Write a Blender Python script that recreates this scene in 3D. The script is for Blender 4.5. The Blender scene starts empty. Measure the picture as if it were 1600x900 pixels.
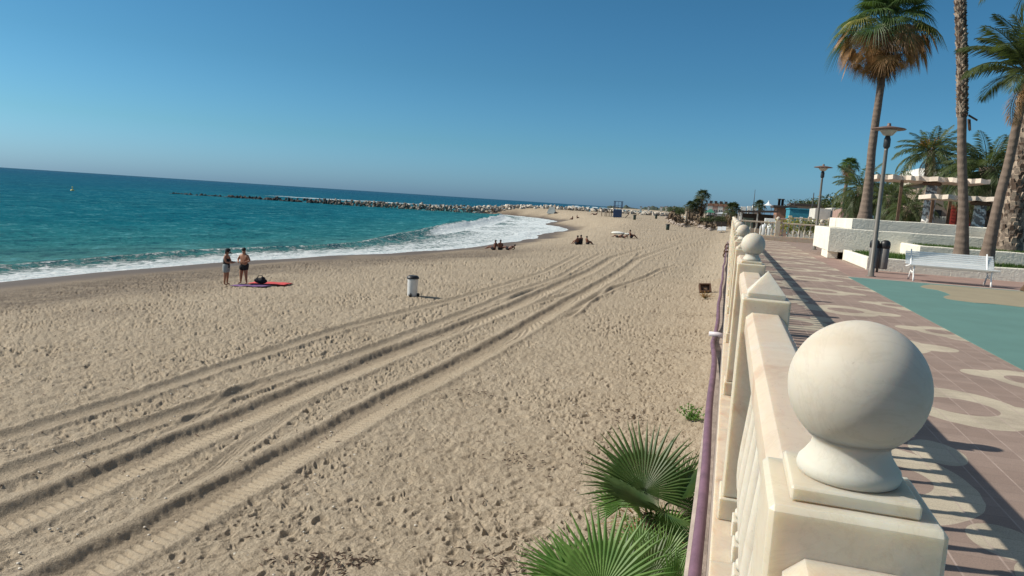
import bpy, math, random
import numpy as np
from mathutils import Vector, Matrix, noise
S = bpy.context.scene
COL = S.collection
R = math.radians
PI = math.pi
# ------------------------------------------------------------------ camera
F = 1150.; ROLL = R(3.70); PITCH = math.atan(136.7/F); YAW = R(16.1); CZ = 1.5
_f = Vector((-math.sin(YAW)*math.cos(PITCH), math.cos(YAW)*math.cos(PITCH), -math.sin(PITCH)))
_r0 = Vector((math.cos(YAW), math.sin(YAW), 0)); _u0 = _r0.cross(_f)
_r = _r0*math.cos(ROLL)+_u0*math.sin(ROLL); _u = -_r0*math.sin(ROLL)+_u0*math.cos(ROLL)
cam = bpy.data.cameras.new("camera"); camo = bpy.data.objects.new("camera", cam); COL.objects.link(camo)
cam.sensor_width = 36; cam.lens = 36*F/1600; cam.clip_start = .05; cam.clip_end = 80000
camo.matrix_world = Matrix(((_r.x,_u.x,-_f.x,0),(_r.y,_u.y,-_f.y,0),(_r.z,_u.z,-_f.z,CZ),(0,0,0,1)))
S.camera = camo
# ------------------------------------------------------------------ sky, sun, exposure
W = bpy.data.worlds.new("World"); S.world = W; W.use_nodes = True
nt = W.node_tree; bgn = nt.nodes['Background']
sky = nt.nodes.new('ShaderNodeTexSky'); sky.sky_type = 'NISHITA'; sky.sun_disc = False
SUN = Vector((-.987, -.155, math.tan(R(37.7)))).normalized()
sky.sun_elevation = R(37.7); sky.sun_rotation = math.atan2(SUN.x, SUN.y)
sky.altitude = 0; sky.air_density = 1.1; sky.dust_density = .9; sky.ozone_density = 1.6
_tc = nt.nodes.new('ShaderNodeTexCoord'); _sx = nt.nodes.new('ShaderNodeSeparateXYZ'); nt.links.new(_tc.outputs['Generated'], _sx.inputs[0])
_rp = nt.nodes.new('ShaderNodeValToRGB'); _e = _rp.color_ramp.elements
while len(_e) < 5: _e.new(.5)
for _k, (_p, _c) in zip(_e, ((0, (.33,.63,1.22)), (.07, (.25,.53,.80)), (.16, (.20,.46,.635)), (.36, (.155,.41,.525)), (.55, (.80,.76,.66)))): _k.position = _p; _k.color = (*_c, 1)
nt.links.new(_sx.outputs[2], _rp.inputs[0])
_mx = nt.nodes.new('ShaderNodeMix'); _mx.data_type = 'RGBA'; _mx.blend_type = 'MULTIPLY'; _mx.inputs[0].default_value = 1
nt.links.new(sky.outputs[0], _mx.inputs[6]); nt.links.new(_rp.outputs[0], _mx.inputs[7])   # sky tint: cooler, deeper near the horizon; overhead raised for neutral fill
nt.links.new(_mx.outputs[2], bgn.inputs[0]); bgn.inputs[1].default_value = .12
sl = bpy.data.lights.new("sun", 'SUN'); slo = bpy.data.objects.new("sun", sl); COL.objects.link(slo)
sl.energy = 4.6; sl.angle = R(.55); sl.color = (1, .93, .82)
slo.rotation_euler = SUN.to_track_quat('Z', 'Y').to_euler()
S.view_settings.view_transform = 'Standard'; S.view_settings.look = 'None'
S.view_settings.gamma = 1; S.view_settings.exposure = .22; S.view_settings.use_curve_mapping = False

# ------------------------------------------------------------------ placement helpers
def ray(px, py): return _f+_r*((px-800)/F)-_u*((py-450)/F)
def at(px, py, y):
    d = ray(px, py); return Vector((0,0,CZ))+d*(y/d.y)
def atz(px, py, z):
    d = ray(px, py); return Vector((0,0,CZ))+d*((z-CZ)/d.z)
# ------------------------------------------------------------------ tags
def tag(o, label=None, cat=None, group=None, kind=None):
    if label: o['label'] = label
    if cat: o['category'] = cat
    if group: o['group'] = group
    if kind: o['kind'] = kind
    return o
def thing(name, loc, label, cat, group=None, rz=0):
    o = bpy.data.objects.new(name, None); COL.objects.link(o); o.empty_display_size = .2
    o.location = loc; o.rotation_euler = (0,0,rz); return tag(o, label, cat, group)
def kids(o): return [c for c in COL.objects if c.parent is o]
def copy_tree(o, loc=None, label=None, parent=None, allc=None):
    if allc is None: allc = list(COL.objects)
    c = o.copy(); COL.objects.link(c); c.parent = parent
    if loc is not None: c.location = loc
    if label: c['label'] = label
    for ch in [k for k in allc if k.parent is o]: copy_tree(ch, parent=c, allc=allc)
    return c
# ------------------------------------------------------------------ materials
def lin(c):
    return tuple((x/255/12.92 if x/255<=.04045 else ((x/255+.055)/1.055)**2.4) for x in c)
class NT:
    def __init__(s, m): s.t = m.node_tree; s.b = s.t.nodes['Principled BSDF']
    def n(s, ty, **k):
        n = s.t.nodes.new(ty)
        for a, v in k.items():
            if a.startswith('i_'):
                key = a[2:]; key = int(key) if key.isdigit() else key.replace('_', ' ')
                if isinstance(v, bpy.types.NodeSocket): s.t.links.new(v, n.inputs[key])
                else: n.inputs[key].default_value = v
            else: setattr(n, a, v)
        return n
    def l(s, a, b): s.t.links.new(a, b)
    def math(s, op, a, b=None, c=None, clamp=False):
        n = s.t.nodes.new('ShaderNodeMath'); n.operation = op; n.use_clamp = clamp
        for i, v in enumerate((a, b, c)):
            if v is None: continue
            if isinstance(v, bpy.types.NodeSocket): s.l(v, n.inputs[i])
            else: n.inputs[i].default_value = v
        return n.outputs[0]
    def ramp(s, f, stops):
        n = s.t.nodes.new('ShaderNodeValToRGB'); e = n.color_ramp.elements
        while len(e) < len(stops): e.new(.5)
        for k, (p, c) in zip(e, stops):
            k.position = p; k.color = (c[0], c[1], c[2], 1) if hasattr(c, '__len__') else (c, c, c, 1)
        s.l(f, n.inputs[0]); return n.outputs[0]
    def mix(s, f, a, b, mode='MIX'):
        n = s.t.nodes.new('ShaderNodeMix'); n.data_type = 'RGBA'; n.blend_type = mode
        for sock, v in ((n.inputs[0], f), (n.inputs[6], a), (n.inputs[7], b)):
            if isinstance(v, bpy.types.NodeSocket): s.l(v, sock)
            elif hasattr(v, '__len__'): sock.default_value = (v[0], v[1], v[2], 1)
            else: sock.default_value = v
        return n.outputs[2]
    def noise(s, scale, detail=3, rough=.55, vec=None, dist=0):
        n = s.n('ShaderNodeTexNoise'); n.inputs['Scale'].default_value = scale
        n.inputs['Detail'].default_value = detail; n.inputs['Roughness'].default_value = rough
        n.inputs['Distortion'].default_value = dist
        if vec is not None: s.l(vec, n.inputs['Vector'])
        return n.outputs[0]
    def pos(s): return s.n('ShaderNodeNewGeometry').outputs['Position']
    def obj(s): return s.n('ShaderNodeTexCoord').outputs['Object']
    def bump(s, h, strength=.5, dist=.02, nrm=None):
        n = s.n('ShaderNodeBump'); n.inputs['Strength'].default_value = strength; n.inputs['Distance'].default_value = dist
        s.l(h, n.inputs['Height'])
        if nrm is not None: s.l(nrm, n.inputs['Normal'])
        s.l(n.outputs[0], s.b.inputs['Normal']); return n.outputs[0]
def mat(name, col, rough=.7, var=.15, scale=6., bump=0, bscale=30., metallic=0, spec=.5, sss=0, world=True):
    m = bpy.data.materials.new(name); m.use_nodes = True; t = NT(m)
    v = t.pos() if world else t.obj()
    f = t.noise(scale, 4, .6, v)
    a = tuple(c*(1-var) for c in col); b = tuple(min(1, c*(1+var)) for c in col)
    t.l(t.ramp(f, [(.3, a), (.7, b)]), t.b.inputs['Base Color'])
    t.b.inputs['Roughness'].default_value = rough; t.b.inputs['Metallic'].default_value = metallic
    t.b.inputs['Specular IOR Level'].default_value = spec
    if sss:
        t.b.inputs['Subsurface Weight'].default_value = sss; t.b.inputs['Subsurface Radius'].default_value = (.04,.025,.012)
        t.b.inputs['Subsurface Scale'].default_value = 1
    if bump: t.bump(t.noise(bscale, 4, .6, v), .6, bump)
    return m
M = {}
def build_mats():
    M['metal_grey'] = mat('metal_grey', (.15,.135,.115), .45, .12, 8)
    M['metal_dark'] = mat('metal_dark', (.03,.032,.035), .5, .15, 8)
    M['black_plastic'] = mat('black_plastic', (.015,.015,.016), .45, .2, 9)
    M['white_paint'] = mat('white_paint', (.85,.86,.84), .4, .04, 5)
    M['white_plastic'] = mat('white_plastic', (.62,.64,.64), .4, .08, 5)
    M['rust'] = mat('rust', (.09,.045,.025), .9, .4, 20, .01, 60)
    M['skin'] = mat('skin', (.33,.15,.085), .55, .1, 6)
    M['skin_dark'] = mat('skin_dark', (.16,.062,.036), .55, .1, 6)
    M['hair'] = mat('hair', (.012,.009,.008), .6, .2, 40)
    M['black_cloth'] = mat('black_cloth', (.012,.012,.016), .9, .3, 20)
    M['grey_cloth'] = mat('grey_cloth', (.28,.31,.31), .9, .1, 20)
    M['red_cloth'] = mat('red_cloth', (.55,.06,.06), .9, .15, 10, .01, 20)
    M['violet_cloth'] = mat('violet_cloth', (.16,.08,.20), .9, .6, 3, .01, 20)
    M['white_cloth'] = mat('white_cloth', (.75,.74,.68), .9, .05, 10, .01, 15)
    M['blue_wood'] = mat('blue_wood', (.03,.055,.13), .6, .25, 6)
    M['thatch'] = mat('thatch', (.16,.115,.075), .95, .4, 5, .03, 20)
    M['wood'] = mat('wood', (.13,.075,.045), .8, .3, 10, .005, 60)
    M['green_canvas'] = mat('green_canvas', (.035,.17,.11), .8, .1, 3)
    M['yellow'] = mat('yellow', (.6,.5,.12), .5, .1, 3)
    M['terracotta'] = mat('terracotta', (.27,.14,.09), .85, .2, 2)
    M['roof_dark'] = mat('roof_dark', (.05,.04,.036), .8, .25, 2)
    M['glass_dark'] = mat('glass_dark', (.02,.025,.03), .2, .2, 3)
    M['turquoise_wall'] = mat('turquoise_wall', (.03,.22,.30), .7, .15, 1)
    M['pale_wall'] = mat('pale_wall', (.55,.53,.48), .9, .15, 1.2, .01, 10)
    M['tan_wall'] = mat('tan_wall', (.30,.24,.19), .9, .1, 1.2, .01, 10)
    M['pink_wall'] = mat('pink_wall', (.34,.22,.18), .9, .15, 1.2)
    M['red_panel'] = mat('red_panel', (.42,.06,.04), .7, .15, 1.2)
    M['hedge'] = mat('hedge', (.045,.065,.022), .8, .5, 3)
    M['trunk_smooth'] = trunk_mat('trunk_smooth', (.20,.15,.115), (.10,.07,.055), 26)
    M['trunk_rough'] = mat('trunk_rough', (.17,.13,.10), .9, .55, 9, .03, 25)
    M['boot_pale'] = mat('boot_pale', (.36,.28,.21), .9, .45, 5, .01, 40)
    M['boot_dark'] = mat('boot_dark', (.10,.065,.045), .9, .4, 5)
    M['leaf_fan'] = leaf_mat('leaf_fan', (.035,.085,.022), (.085,.13,.035))
    M['leaf_beach'] = leaf_mat('leaf_beach', (.06,.15,.028), (.16,.27,.07))
    M['leaf_date'] = leaf_mat('leaf_date', (.045,.075,.025), (.10,.12,.05))
    M['leaf_yellow'] = leaf_mat('leaf_yellow', (.14,.15,.03), (.28,.26,.07))
    M['leaf_dead'] = leaf_mat('leaf_dead', (.20,.10,.04), (.42,.25,.12))
    M['leaf_dead_dark'] = leaf_mat('leaf_dead_dark', (.09,.05,.025), (.19,.11,.055))
    M['fruit'] = mat('fruit', (.45,.20,.04), .7, .3, 8)
    M['leaf_far'] = leaf_mat('leaf_far', (.028,.045,.018), (.06,.075,.03))
def leaf_mat(name, a, b):
    m = bpy.data.materials.new(name); m.use_nodes = True; t = NT(m)
    f = t.noise(3.5, 3, .6, t.pos())
    t.l(t.ramp(f, [(.3, a), (.7, b)]), t.b.inputs['Base Color'])
    t.b.inputs['Roughness'].default_value = .48; t.b.inputs['Specular IOR Level'].default_value = .4
    out = t.t.nodes['Material Output']
    tr = t.n('ShaderNodeBsdfTranslucent'); tr.inputs[0].default_value = (b[0]*1.3, b[1]*1.5, b[2]*.8, 1)
    mx = t.n('ShaderNodeMixShader'); mx.inputs[0].default_value = .28
    t.l(t.b.outputs[0], mx.inputs[1]); t.l(tr.outputs[0], mx.inputs[2]); t.l(mx.outputs[0], out.inputs[0])
    return m
def trunk_mat(name, a, b, rings):
    m = bpy.data.materials.new(name); m.use_nodes = True; t = NT(m)
    p = t.pos(); sp = t.n('ShaderNodeSeparateXYZ', i_0=p)
    nz = t.noise(1.6, 3, .6, p)
    ph = t.math('ADD', t.math('MULTIPLY', sp.outputs[2], rings), t.math('MULTIPLY', nz, 9))
    w = t.math('MULTIPLY_ADD', t.math('SINE', ph), .5, .5)
    sc = t.n('ShaderNodeVectorMath', operation='MULTIPLY', i_0=p); sc.inputs[1].default_value = (14,14,1.2)
    streak = t.noise(1, 4, .7, sc.outputs[0])
    f = t.math('ADD', t.math('MULTIPLY', t.math('POWER', w, 4), .18), t.math('MULTIPLY', streak, .85))
    t.l(t.ramp(f, [(.3, a), (.62, tuple((x+y)/2 for x,y in zip(a,b))), (.95, b)]), t.b.inputs['Base Color'])
    t.b.inputs['Roughness'].default_value = .9
    t.bump(t.math('ADD', w, streak), .7, .015); return m
def marble_mat(name, a, b, c, rough=.42, joint=False):
    m = bpy.data.materials.new(name); m.use_nodes = True; t = NT(m); p = t.pos()
    sc = t.n('ShaderNodeVectorMath', operation='MULTIPLY', i_0=p); sc.inputs[1].default_value = (2.6, 1.3, 2.2)
    n1 = t.noise(1.5, 6, .6, sc.outputs[0], 1.2)
    col = t.ramp(n1, [(.30, b), (.45, a), (.56, a), (.72, c)])
    n2 = t.noise(5, 7, .72, p, 2.2)
    col = t.mix(t.ramp(n2, [(.47, 0), (.5, .16), (.53, 0)]), col, tuple(x*.72 for x in b))
    dirt = t.noise(2.3, 5, .7, p)
    col = t.mix(t.ramp(dirt, [(.55, 0), (.8, .35)]), col, (.30,.23,.15))
    spots = t.noise(95, 2, .5, p)
    col = t.mix(t.ramp(spots, [(.73, 0), (.78, .5)]), col, (.16,.12,.09))
    t.l(col, t.b.inputs['Base Color']); t.b.inputs['Roughness'].default_value = rough
    t.l(t.ramp(dirt, [(.2, rough-.1), (.8, rough+.3)]), t.b.inputs['Roughness'])
    t.b.inputs['Subsurface Weight'].default_value = .5; t.b.inputs['Subsurface Radius'].default_value = (.11,.07,.04)
    t.b.inputs['Subsurface Scale'].default_value = 1
    h = t.math('ADD', t.math('MULTIPLY', t.noise(60, 4, .6, p), .4), t.noise(9, 2, .5, p))
    t.bump(h, .35, .004)
    return m
def stucco_mat(name, col):
    m = bpy.data.materials.new(name); m.use_nodes = True; t = NT(m); p = t.pos()
    f = t.noise(1.3, 4, .6, p)
    t.l(t.ramp(f, [(.3, tuple(c*.86 for c in col)), (.7, col)]), t.b.inputs['Base Color'])
    t.b.inputs['Roughness'].default_value = .95
    v = t.n('ShaderNodeTexVoronoi'); v.inputs['Scale'].default_value = 7; t.l(p, v.inputs['Vector'])
    h = t.math('ADD', t.noise(8, 4, .6, p, 1.6), t.math('MULTIPLY', v.outputs['Distance'], .12))
    t.bump(h, .8, .035); return m
# ------------------------------------------------------------------ mesh helpers
class MB:
    def __init__(s): s.v = []; s.f = []; s.sm = []; s.mi = []
    def add(s, vs, fs, smooth=False, mi=0):
        o = len(s.v); s.v += [tuple(v) for v in vs]
        s.f += [tuple(i+o for i in f) for f in fs]; s.sm += [smooth]*len(fs); s.mi += [mi]*len(fs)
    def box(s, x0, x1, y0, y1, z0, z1, mi=0):
        v = [(x0,y0,z0),(x1,y0,z0),(x1,y1,z0),(x0,y1,z0),(x0,y0,z1),(x1,y0,z1),(x1,y1,z1),(x0,y1,z1)]
        s.add(v, [(0,3,2,1),(4,5,6,7),(0,1,5,4),(1,2,6,5),(2,3,7,6),(3,0,4,7)], False, mi)
    def bbox(s, x0, x1, y0, y1, z0, z1, b=.006, mi=0):
        """box with chamfered edges all round"""
        vs = []; X=(x0,x1); Y=(y0,y1); Z=(z0,z1); sg=(1,-1)
        idx = {}
        for i in (0,1):
            for j in (0,1):
                for k in (0,1):
                    bx=b*sg[i]; by=b*sg[j]; bz=b*sg[k]
                    idx[i,j,k]=len(vs)
                    vs += [(X[i],Y[j]+by,Z[k]+bz),(X[i]+bx,Y[j],Z[k]+bz),(X[i]+bx,Y[j]+by,Z[k])]
        q = lambda i,j,k,a: idx[i,j,k]+a
        fs = []
        for i in (0,1): fs.append((q(i,0,0,0),q(i,1,0,0),q(i,1,1,0),q(i,0,1,0)))
        for j in (0,1): fs.append((q(0,j,0,1),q(1,j,0,1),q(1,j,1,1),q(0,j,1,1)))
        for k in (0,1): fs.append((q(0,0,k,2),q(1,0,k,2),q(1,1,k,2),q(0,1,k,2)))
        for j in (0,1):
            for k in (0,1): fs.append((q(0,j,k,1),q(1,j,k,1),q(1,j,k,2),q(0,j,k,2)))
        for i in (0,1):
            for k in (0,1): fs.append((q(i,0,k,0),q(i,1,k,0),q(i,1,k,2),q(i,0,k,2)))
        for i in (0,1):
            for j in (0,1): fs.append((q(i,j,0,0),q(i,j,1,0),q(i,j,1,1),q(i,j,0,1)))
        for i in (0,1):
            for j in (0,1):
                for k in (0,1): fs.append((q(i,j,k,0),q(i,j,k,1),q(i,j,k,2)))
        s.add(vs, fs, False, mi); s.fix = True
    def prism(s, poly, z0, z1, mi=0):
        n = len(poly); v = [(p[0],p[1],z0) for p in poly]+[(p[0],p[1],z1) for p in poly]
        s.add(v, [tuple(range(n))[::-1], tuple(range(n,2*n))]+[(i,(i+1)%n,n+(i+1)%n,n+i) for i in range(n)], False, mi)
    def lathe(s, prof, c=(0,0,0), n=24, mi=0, smooth=True):
        v = []; f = []
        for (r, z) in prof:
            for k in range(n): a = 2*PI*k/n; v.append((c[0]+r*math.cos(a), c[1]+r*math.sin(a), c[2]+z))
        for i in range(len(prof)-1):
            for k in range(n): k2=(k+1)%n; f.append((i*n+k, i*n+k2, (i+1)*n+k2, (i+1)*n+k))
        f.append(tuple(range(n))[::-1]); f.append(tuple((len(prof)-1)*n+k for k in range(n)))
        s.add(v, f, smooth, mi)
    def tube(s, pts, rad, n=10, mi=0, smooth=True, jit=0):
        pts = [Vector(p) for p in pts]; v = []; f = []
        rr = rad if hasattr(rad, '__len__') else [rad]*len(pts)
        prev = None
        for i, p in enumerate(pts):
            t = (pts[min(i+1, len(pts)-1)]-pts[max(i-1, 0)]).normalized()
            if prev is None:
                a = Vector((0,0,1)) if abs(t.z) < .9 else Vector((1,0,0)); prev = t.cross(a).normalized()
            x = (prev-t*prev.dot(t)).normalized(); y = t.cross(x); prev = x
            for k in range(n):
                a = 2*PI*k/n; r = rr[i]*(1+(random.uniform(-jit, jit) if jit else 0))
                v.append(p+x*(r*math.cos(a))+y*(r*math.sin(a)))
        for i in range(len(pts)-1):
            for k in range(n): k2=(k+1)%n; f.append((i*n+k, i*n+k2, (i+1)*n+k2, (i+1)*n+k))
        f.append(tuple(range(n))[::-1]); f.append(tuple((len(pts)-1)*n+k for k in range(n)))
        s.add(v, f, smooth, mi)
    def ball(s, c, r, n=16, sc=(1,1,1), mi=0):
        prof = [(max(1e-4, r*math.sin(PI*i/n)), -r*math.cos(PI*i/n)) for i in range(n+1)]
        v = []; f = []; m = n*2
        for (q, z) in prof:
            for k in range(m): a=2*PI*k/m; v.append((c[0]+q*math.cos(a)*sc[0], c[1]+q*math.sin(a)*sc[1], c[2]+z*sc[2]))
        for i in range(n):
            for k in range(m): k2=(k+1)%m; f.append((i*m+k, i*m+k2, (i+1)*m+k2, (i+1)*m+k))
        s.add(v, f, True, mi)
    def build(s, name, mats, parent=None, recalc=False):
        me = bpy.data.meshes.new(name); me.from_pydata(s.v, [], s.f)
        if not hasattr(mats, '__len__'): mats = [mats]
        for m in mats: me.materials.append(m)
        me.polygons.foreach_set('use_smooth', s.sm); me.polygons.foreach_set('material_index', s.mi)
        if recalc or getattr(s, 'fix', False):
            import bmesh
            b = bmesh.new(); b.from_mesh(me); bmesh.ops.recalc_face_normals(b, faces=b.faces); b.to_mesh(me); b.free()
        me.update()
        o = bpy.data.objects.new(name, me); COL.objects.link(o); o.parent = parent; return o
def grid_object(name, X, Y, Z, keep, m, attrs={}):
    nr, nc = X.shape; idx = np.arange(nr*nc).reshape(nr, nc)
    q = np.stack([idx[:-1,:-1], idx[:-1,1:], idx[1:,1:], idx[1:,:-1]], -1).reshape(-1, 4)
    kv = keep.ravel(); q = q[kv[q].any(1)]
    used = np.zeros(nr*nc, bool); used[q.ravel()] = True; new = np.cumsum(used)-1; q = new[q]
    co = np.stack([X.ravel(), Y.ravel(), Z.ravel()], 1)[used].astype(np.float32)
    me = bpy.data.meshes.new(name); me.vertices.add(len(co)); me.vertices.foreach_set('co', co.ravel())
    me.loops.add(len(q)*4); me.loops.foreach_set('vertex_index', q.ravel().astype(np.int32))
    me.polygons.add(len(q)); me.polygons.foreach_set('loop_start', (np.arange(len(q))*4).astype(np.int32))
    me.polygons.foreach_set('use_smooth', np.ones(len(q), bool)); me.update(calc_edges=True)
    for k, a in attrs.items():
        at_ = me.attributes.new(k, 'FLOAT', 'POINT'); at_.data.foreach_set('value', a.ravel()[used].astype(np.float32))
    me.materials.append(m); o = bpy.data.objects.new(name, me); COL.objects.link(o); return o
# ------------------------------------------------------------------ numeric terrain
def hsh(ix, iy, s):
    h = (ix.astype(np.int64)*374761393+iy.astype(np.int64)*668265263+s*2147483647+s*s*1274126177) & 0xffffffff
    h = ((h ^ (h >> 13))*1274126177) & 0xffffffff; h = h ^ (h >> 16)
    return (h & 0xffffff)/float(0xffffff)
def vn(x, y, s=0):
    ix = np.floor(x); iy = np.floor(y); fx = x-ix; fy = y-iy; fx = fx*fx*(3-2*fx); fy = fy*fy*(3-2*fy)
    a = hsh(ix, iy, s); b = hsh(ix+1, iy, s); c = hsh(ix, iy+1, s); d = hsh(ix+1, iy+1, s)
    return (a*(1-fx)+b*fx)*(1-fy)+(c*(1-fx)+d*fx)*fy
def fbm(x, y, s=0, o=4):
    r = 0; a = .5
    for k in range(o): r = r+a*vn(x*2**k, y*2**k, s+k*7); a *= .5
    return r
def ss(a, b, x):
    t = np.clip((x-a)/(b-a), 0, 1); return t*t*(3-2*t)
SHORE = np.array([(-34,-60),(-34.3,0),(-34.66,27.87),(-35.1,34),(-34.62,42.83),(-34.12,47.29),(-32.74,54.71),(-30.77,62.70),(-30.0,69.55),(-28.5,78.86),(-28.6,88.30),(-29.72,112.40),(-33,130),(-33.5,150),(-35.8,165),(-41,178),(-46,185),(-50,205),(-53.03,230.67),(-67,258),(-80.19,271.37),(-94.83,274),(-104,280),(-90,300),(-60,310),(-20,335),(10,380),(5,500),(-40,800),(-150,1500),(-420,2600),(-600,4000),(3000,6000),(3000,-60)], float)
BREAK = np.array([(-39.5,-60),(-39,0),(-38.8,31.2),(-39.7,42.8),(-40,50.7),(-37.6,62.7),(-37.3,70.5),(-39,79.4),(-41.6,94.5),(-46.2,118.2),(-51.4,146.2),(-61.9,194.1),(-75.7,244.6),(-86,268)], float)
def sdist(P, poly, closed=True):
    n = len(poly); d = np.full(len(P), 1e18); ins = np.zeros(len(P), bool)
    for i in range(n if closed else n-1):
        a = poly[i]; b = poly[(i+1)%n]; e = b-a
        t = np.clip(((P-a)@e)/(e@e), 0, 1); q = P-a-t[:,None]*e; d = np.minimum(d, (q**2).sum(1))
        if closed:
            c = ((a[1] > P[:,1]) != (b[1] > P[:,1]))
            with np.errstate(all='ignore'): xi = (b[0]-a[0])*(P[:,1]-a[1])/(b[1]-a[1])+a[0]
            ins ^= c & (P[:,0] < xi)
    d = np.sqrt(d); return np.where(ins, d, -d) if closed else d
def ground(x, y):
    x = np.asarray(x, float); y = np.asarray(y, float)
    P = -3.3+2.3*ss(60, 190, y); P = P+(-.8-P)*ss(-3, 6, x)*ss(45, 58, y)
    P = P+.35*np.exp(-np.clip(-x, 0, 99)/1.5)*(1-ss(40, 60, y))
    wob = (vn(x*.35, y*.18, 91)-.5)*1.1*ss(5, 30, y)*(y < 400)
    d = sdist(np.stack([x.ravel(), y.ravel()], 1), SHORE).reshape(x.shape)+wob
    z = -4.2+(P+4.2)*ss(0, 16, d)+.1*ss(0, 2, d)
    return np.where(d < 0, -4.2+.07*np.maximum(d, -40), z), d
def gz(x, y):
    return float(ground(np.array([x]), np.array([y]))[0][0])
def cells(x, y, c, s, rmin, rmax, asp=.6):
    """irregular foot-sized hollows scattered on jittered cells; returns depth 0..-1 with small rims"""
    out = np.zeros_like(x); ix = np.floor(x/c); iy = np.floor(y/c)
    for dx in (-1,0,1):
        for dy in (-1,0,1):
            jx = ix+dx; jy = iy+dy
            cx = (jx+.15+.7*hsh(jx,jy,s))*c; cy = (jy+.15+.7*hsh(jx,jy,s+1))*c
            a = hsh(jx,jy,s+2)*PI; r = rmin+(rmax-rmin)*hsh(jx,jy,s+3); dep = .25+.75*hsh(jx,jy,s+4)
            u = (x-cx)*np.cos(a)+(y-cy)*np.sin(a); v = -(x-cx)*np.sin(a)+(y-cy)*np.cos(a)
            q = np.sqrt((u/r)**2+(v/(r*asp))**2)
            out += dep**1.6*1.35*(-np.exp(-(q**3))+.30*np.exp(-((q-1.25)/.28)**2))
    return out
TR = dict(
 A=[(-9.0,4),(-8.95,7.09),(-8.99,8.25),(-9.05,9.82),(-9.1,12.41),(-9.18,14.82),(-9.17,20.86),(-9.0,24.84),(-8.95,30.92),(-9.2,40.95),(-9.35,52.94),(-10.3,69.93),(-9.39,82.48),(-6.43,116.80),(-3,150)],
 B=[(-7.05,4),(-7.03,5.59),(-7.02,8.58),(-7.05,11.95),(-7.05,15.73),(-6.95,20),(-6.93,24.39),(-7.15,33.74),(-7.2,41.74),(-7.4,54.63),(-8.0,69.54),(-7.19,83.01),(-4.45,117.74),(-1,150)],
 T1=[(-11.95,4),(-11.88,8.93),(-11.85,11.9),(-12.17,16.62),(-12.4,21.80),(-11.92,30.98),(-11.78,40.72),(-11.9,49.41),(-13.6,69.58),(-11.85,80.36),(-9.70,86),(-6,120)],
 T2=[(-10.45,4),(-10.40,7.84),(-10.32,11.05),(-10.33,14.56),(-10.0,18.70),(-10.08,30.10),(-10.4,36.64),(-10.2,46.35),(-11.41,61.43),(-12.05,73.25),(-9.96,87.85),(-7,125)],
 S1=[(-8.9,8.6),(-9.10,9.21),(-9.49,10.87),(-10.07,12.74),(-10.5,14.47),(-10.7,16)],
 S2=[(-7.9,5),(-7.50,6.34),(-7.39,8.09),(-7.62,9.17),(-8.40,12.70),(-8.75,14.48)],
 C=[(-8.95,28),(-8.88,29.98),(-8.20,35.13),(-7.44,40.72),(-7.36,50.92)],
 D=[(-6.75,24),(-6.7,28.55),(-6.47,36.68),(-6.11,43.19),(-5.24,52.15),(-5.0,59.13),(-4.06,66.73),(-.82,69)],
 X1=[(-9.9,32),(-9.6,42),(-10.1,58),(-10,75),(-8,100)],
 X2=[(-6.2,30),(-6.8,45),(-7.8,60),(-6.2,85),(-3,110)],
 G=[(-7.09,41.82),(-7.54,57.02),(-8.75,77.70),(-5.68,90.00),(-1.07,98.09)])
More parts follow.
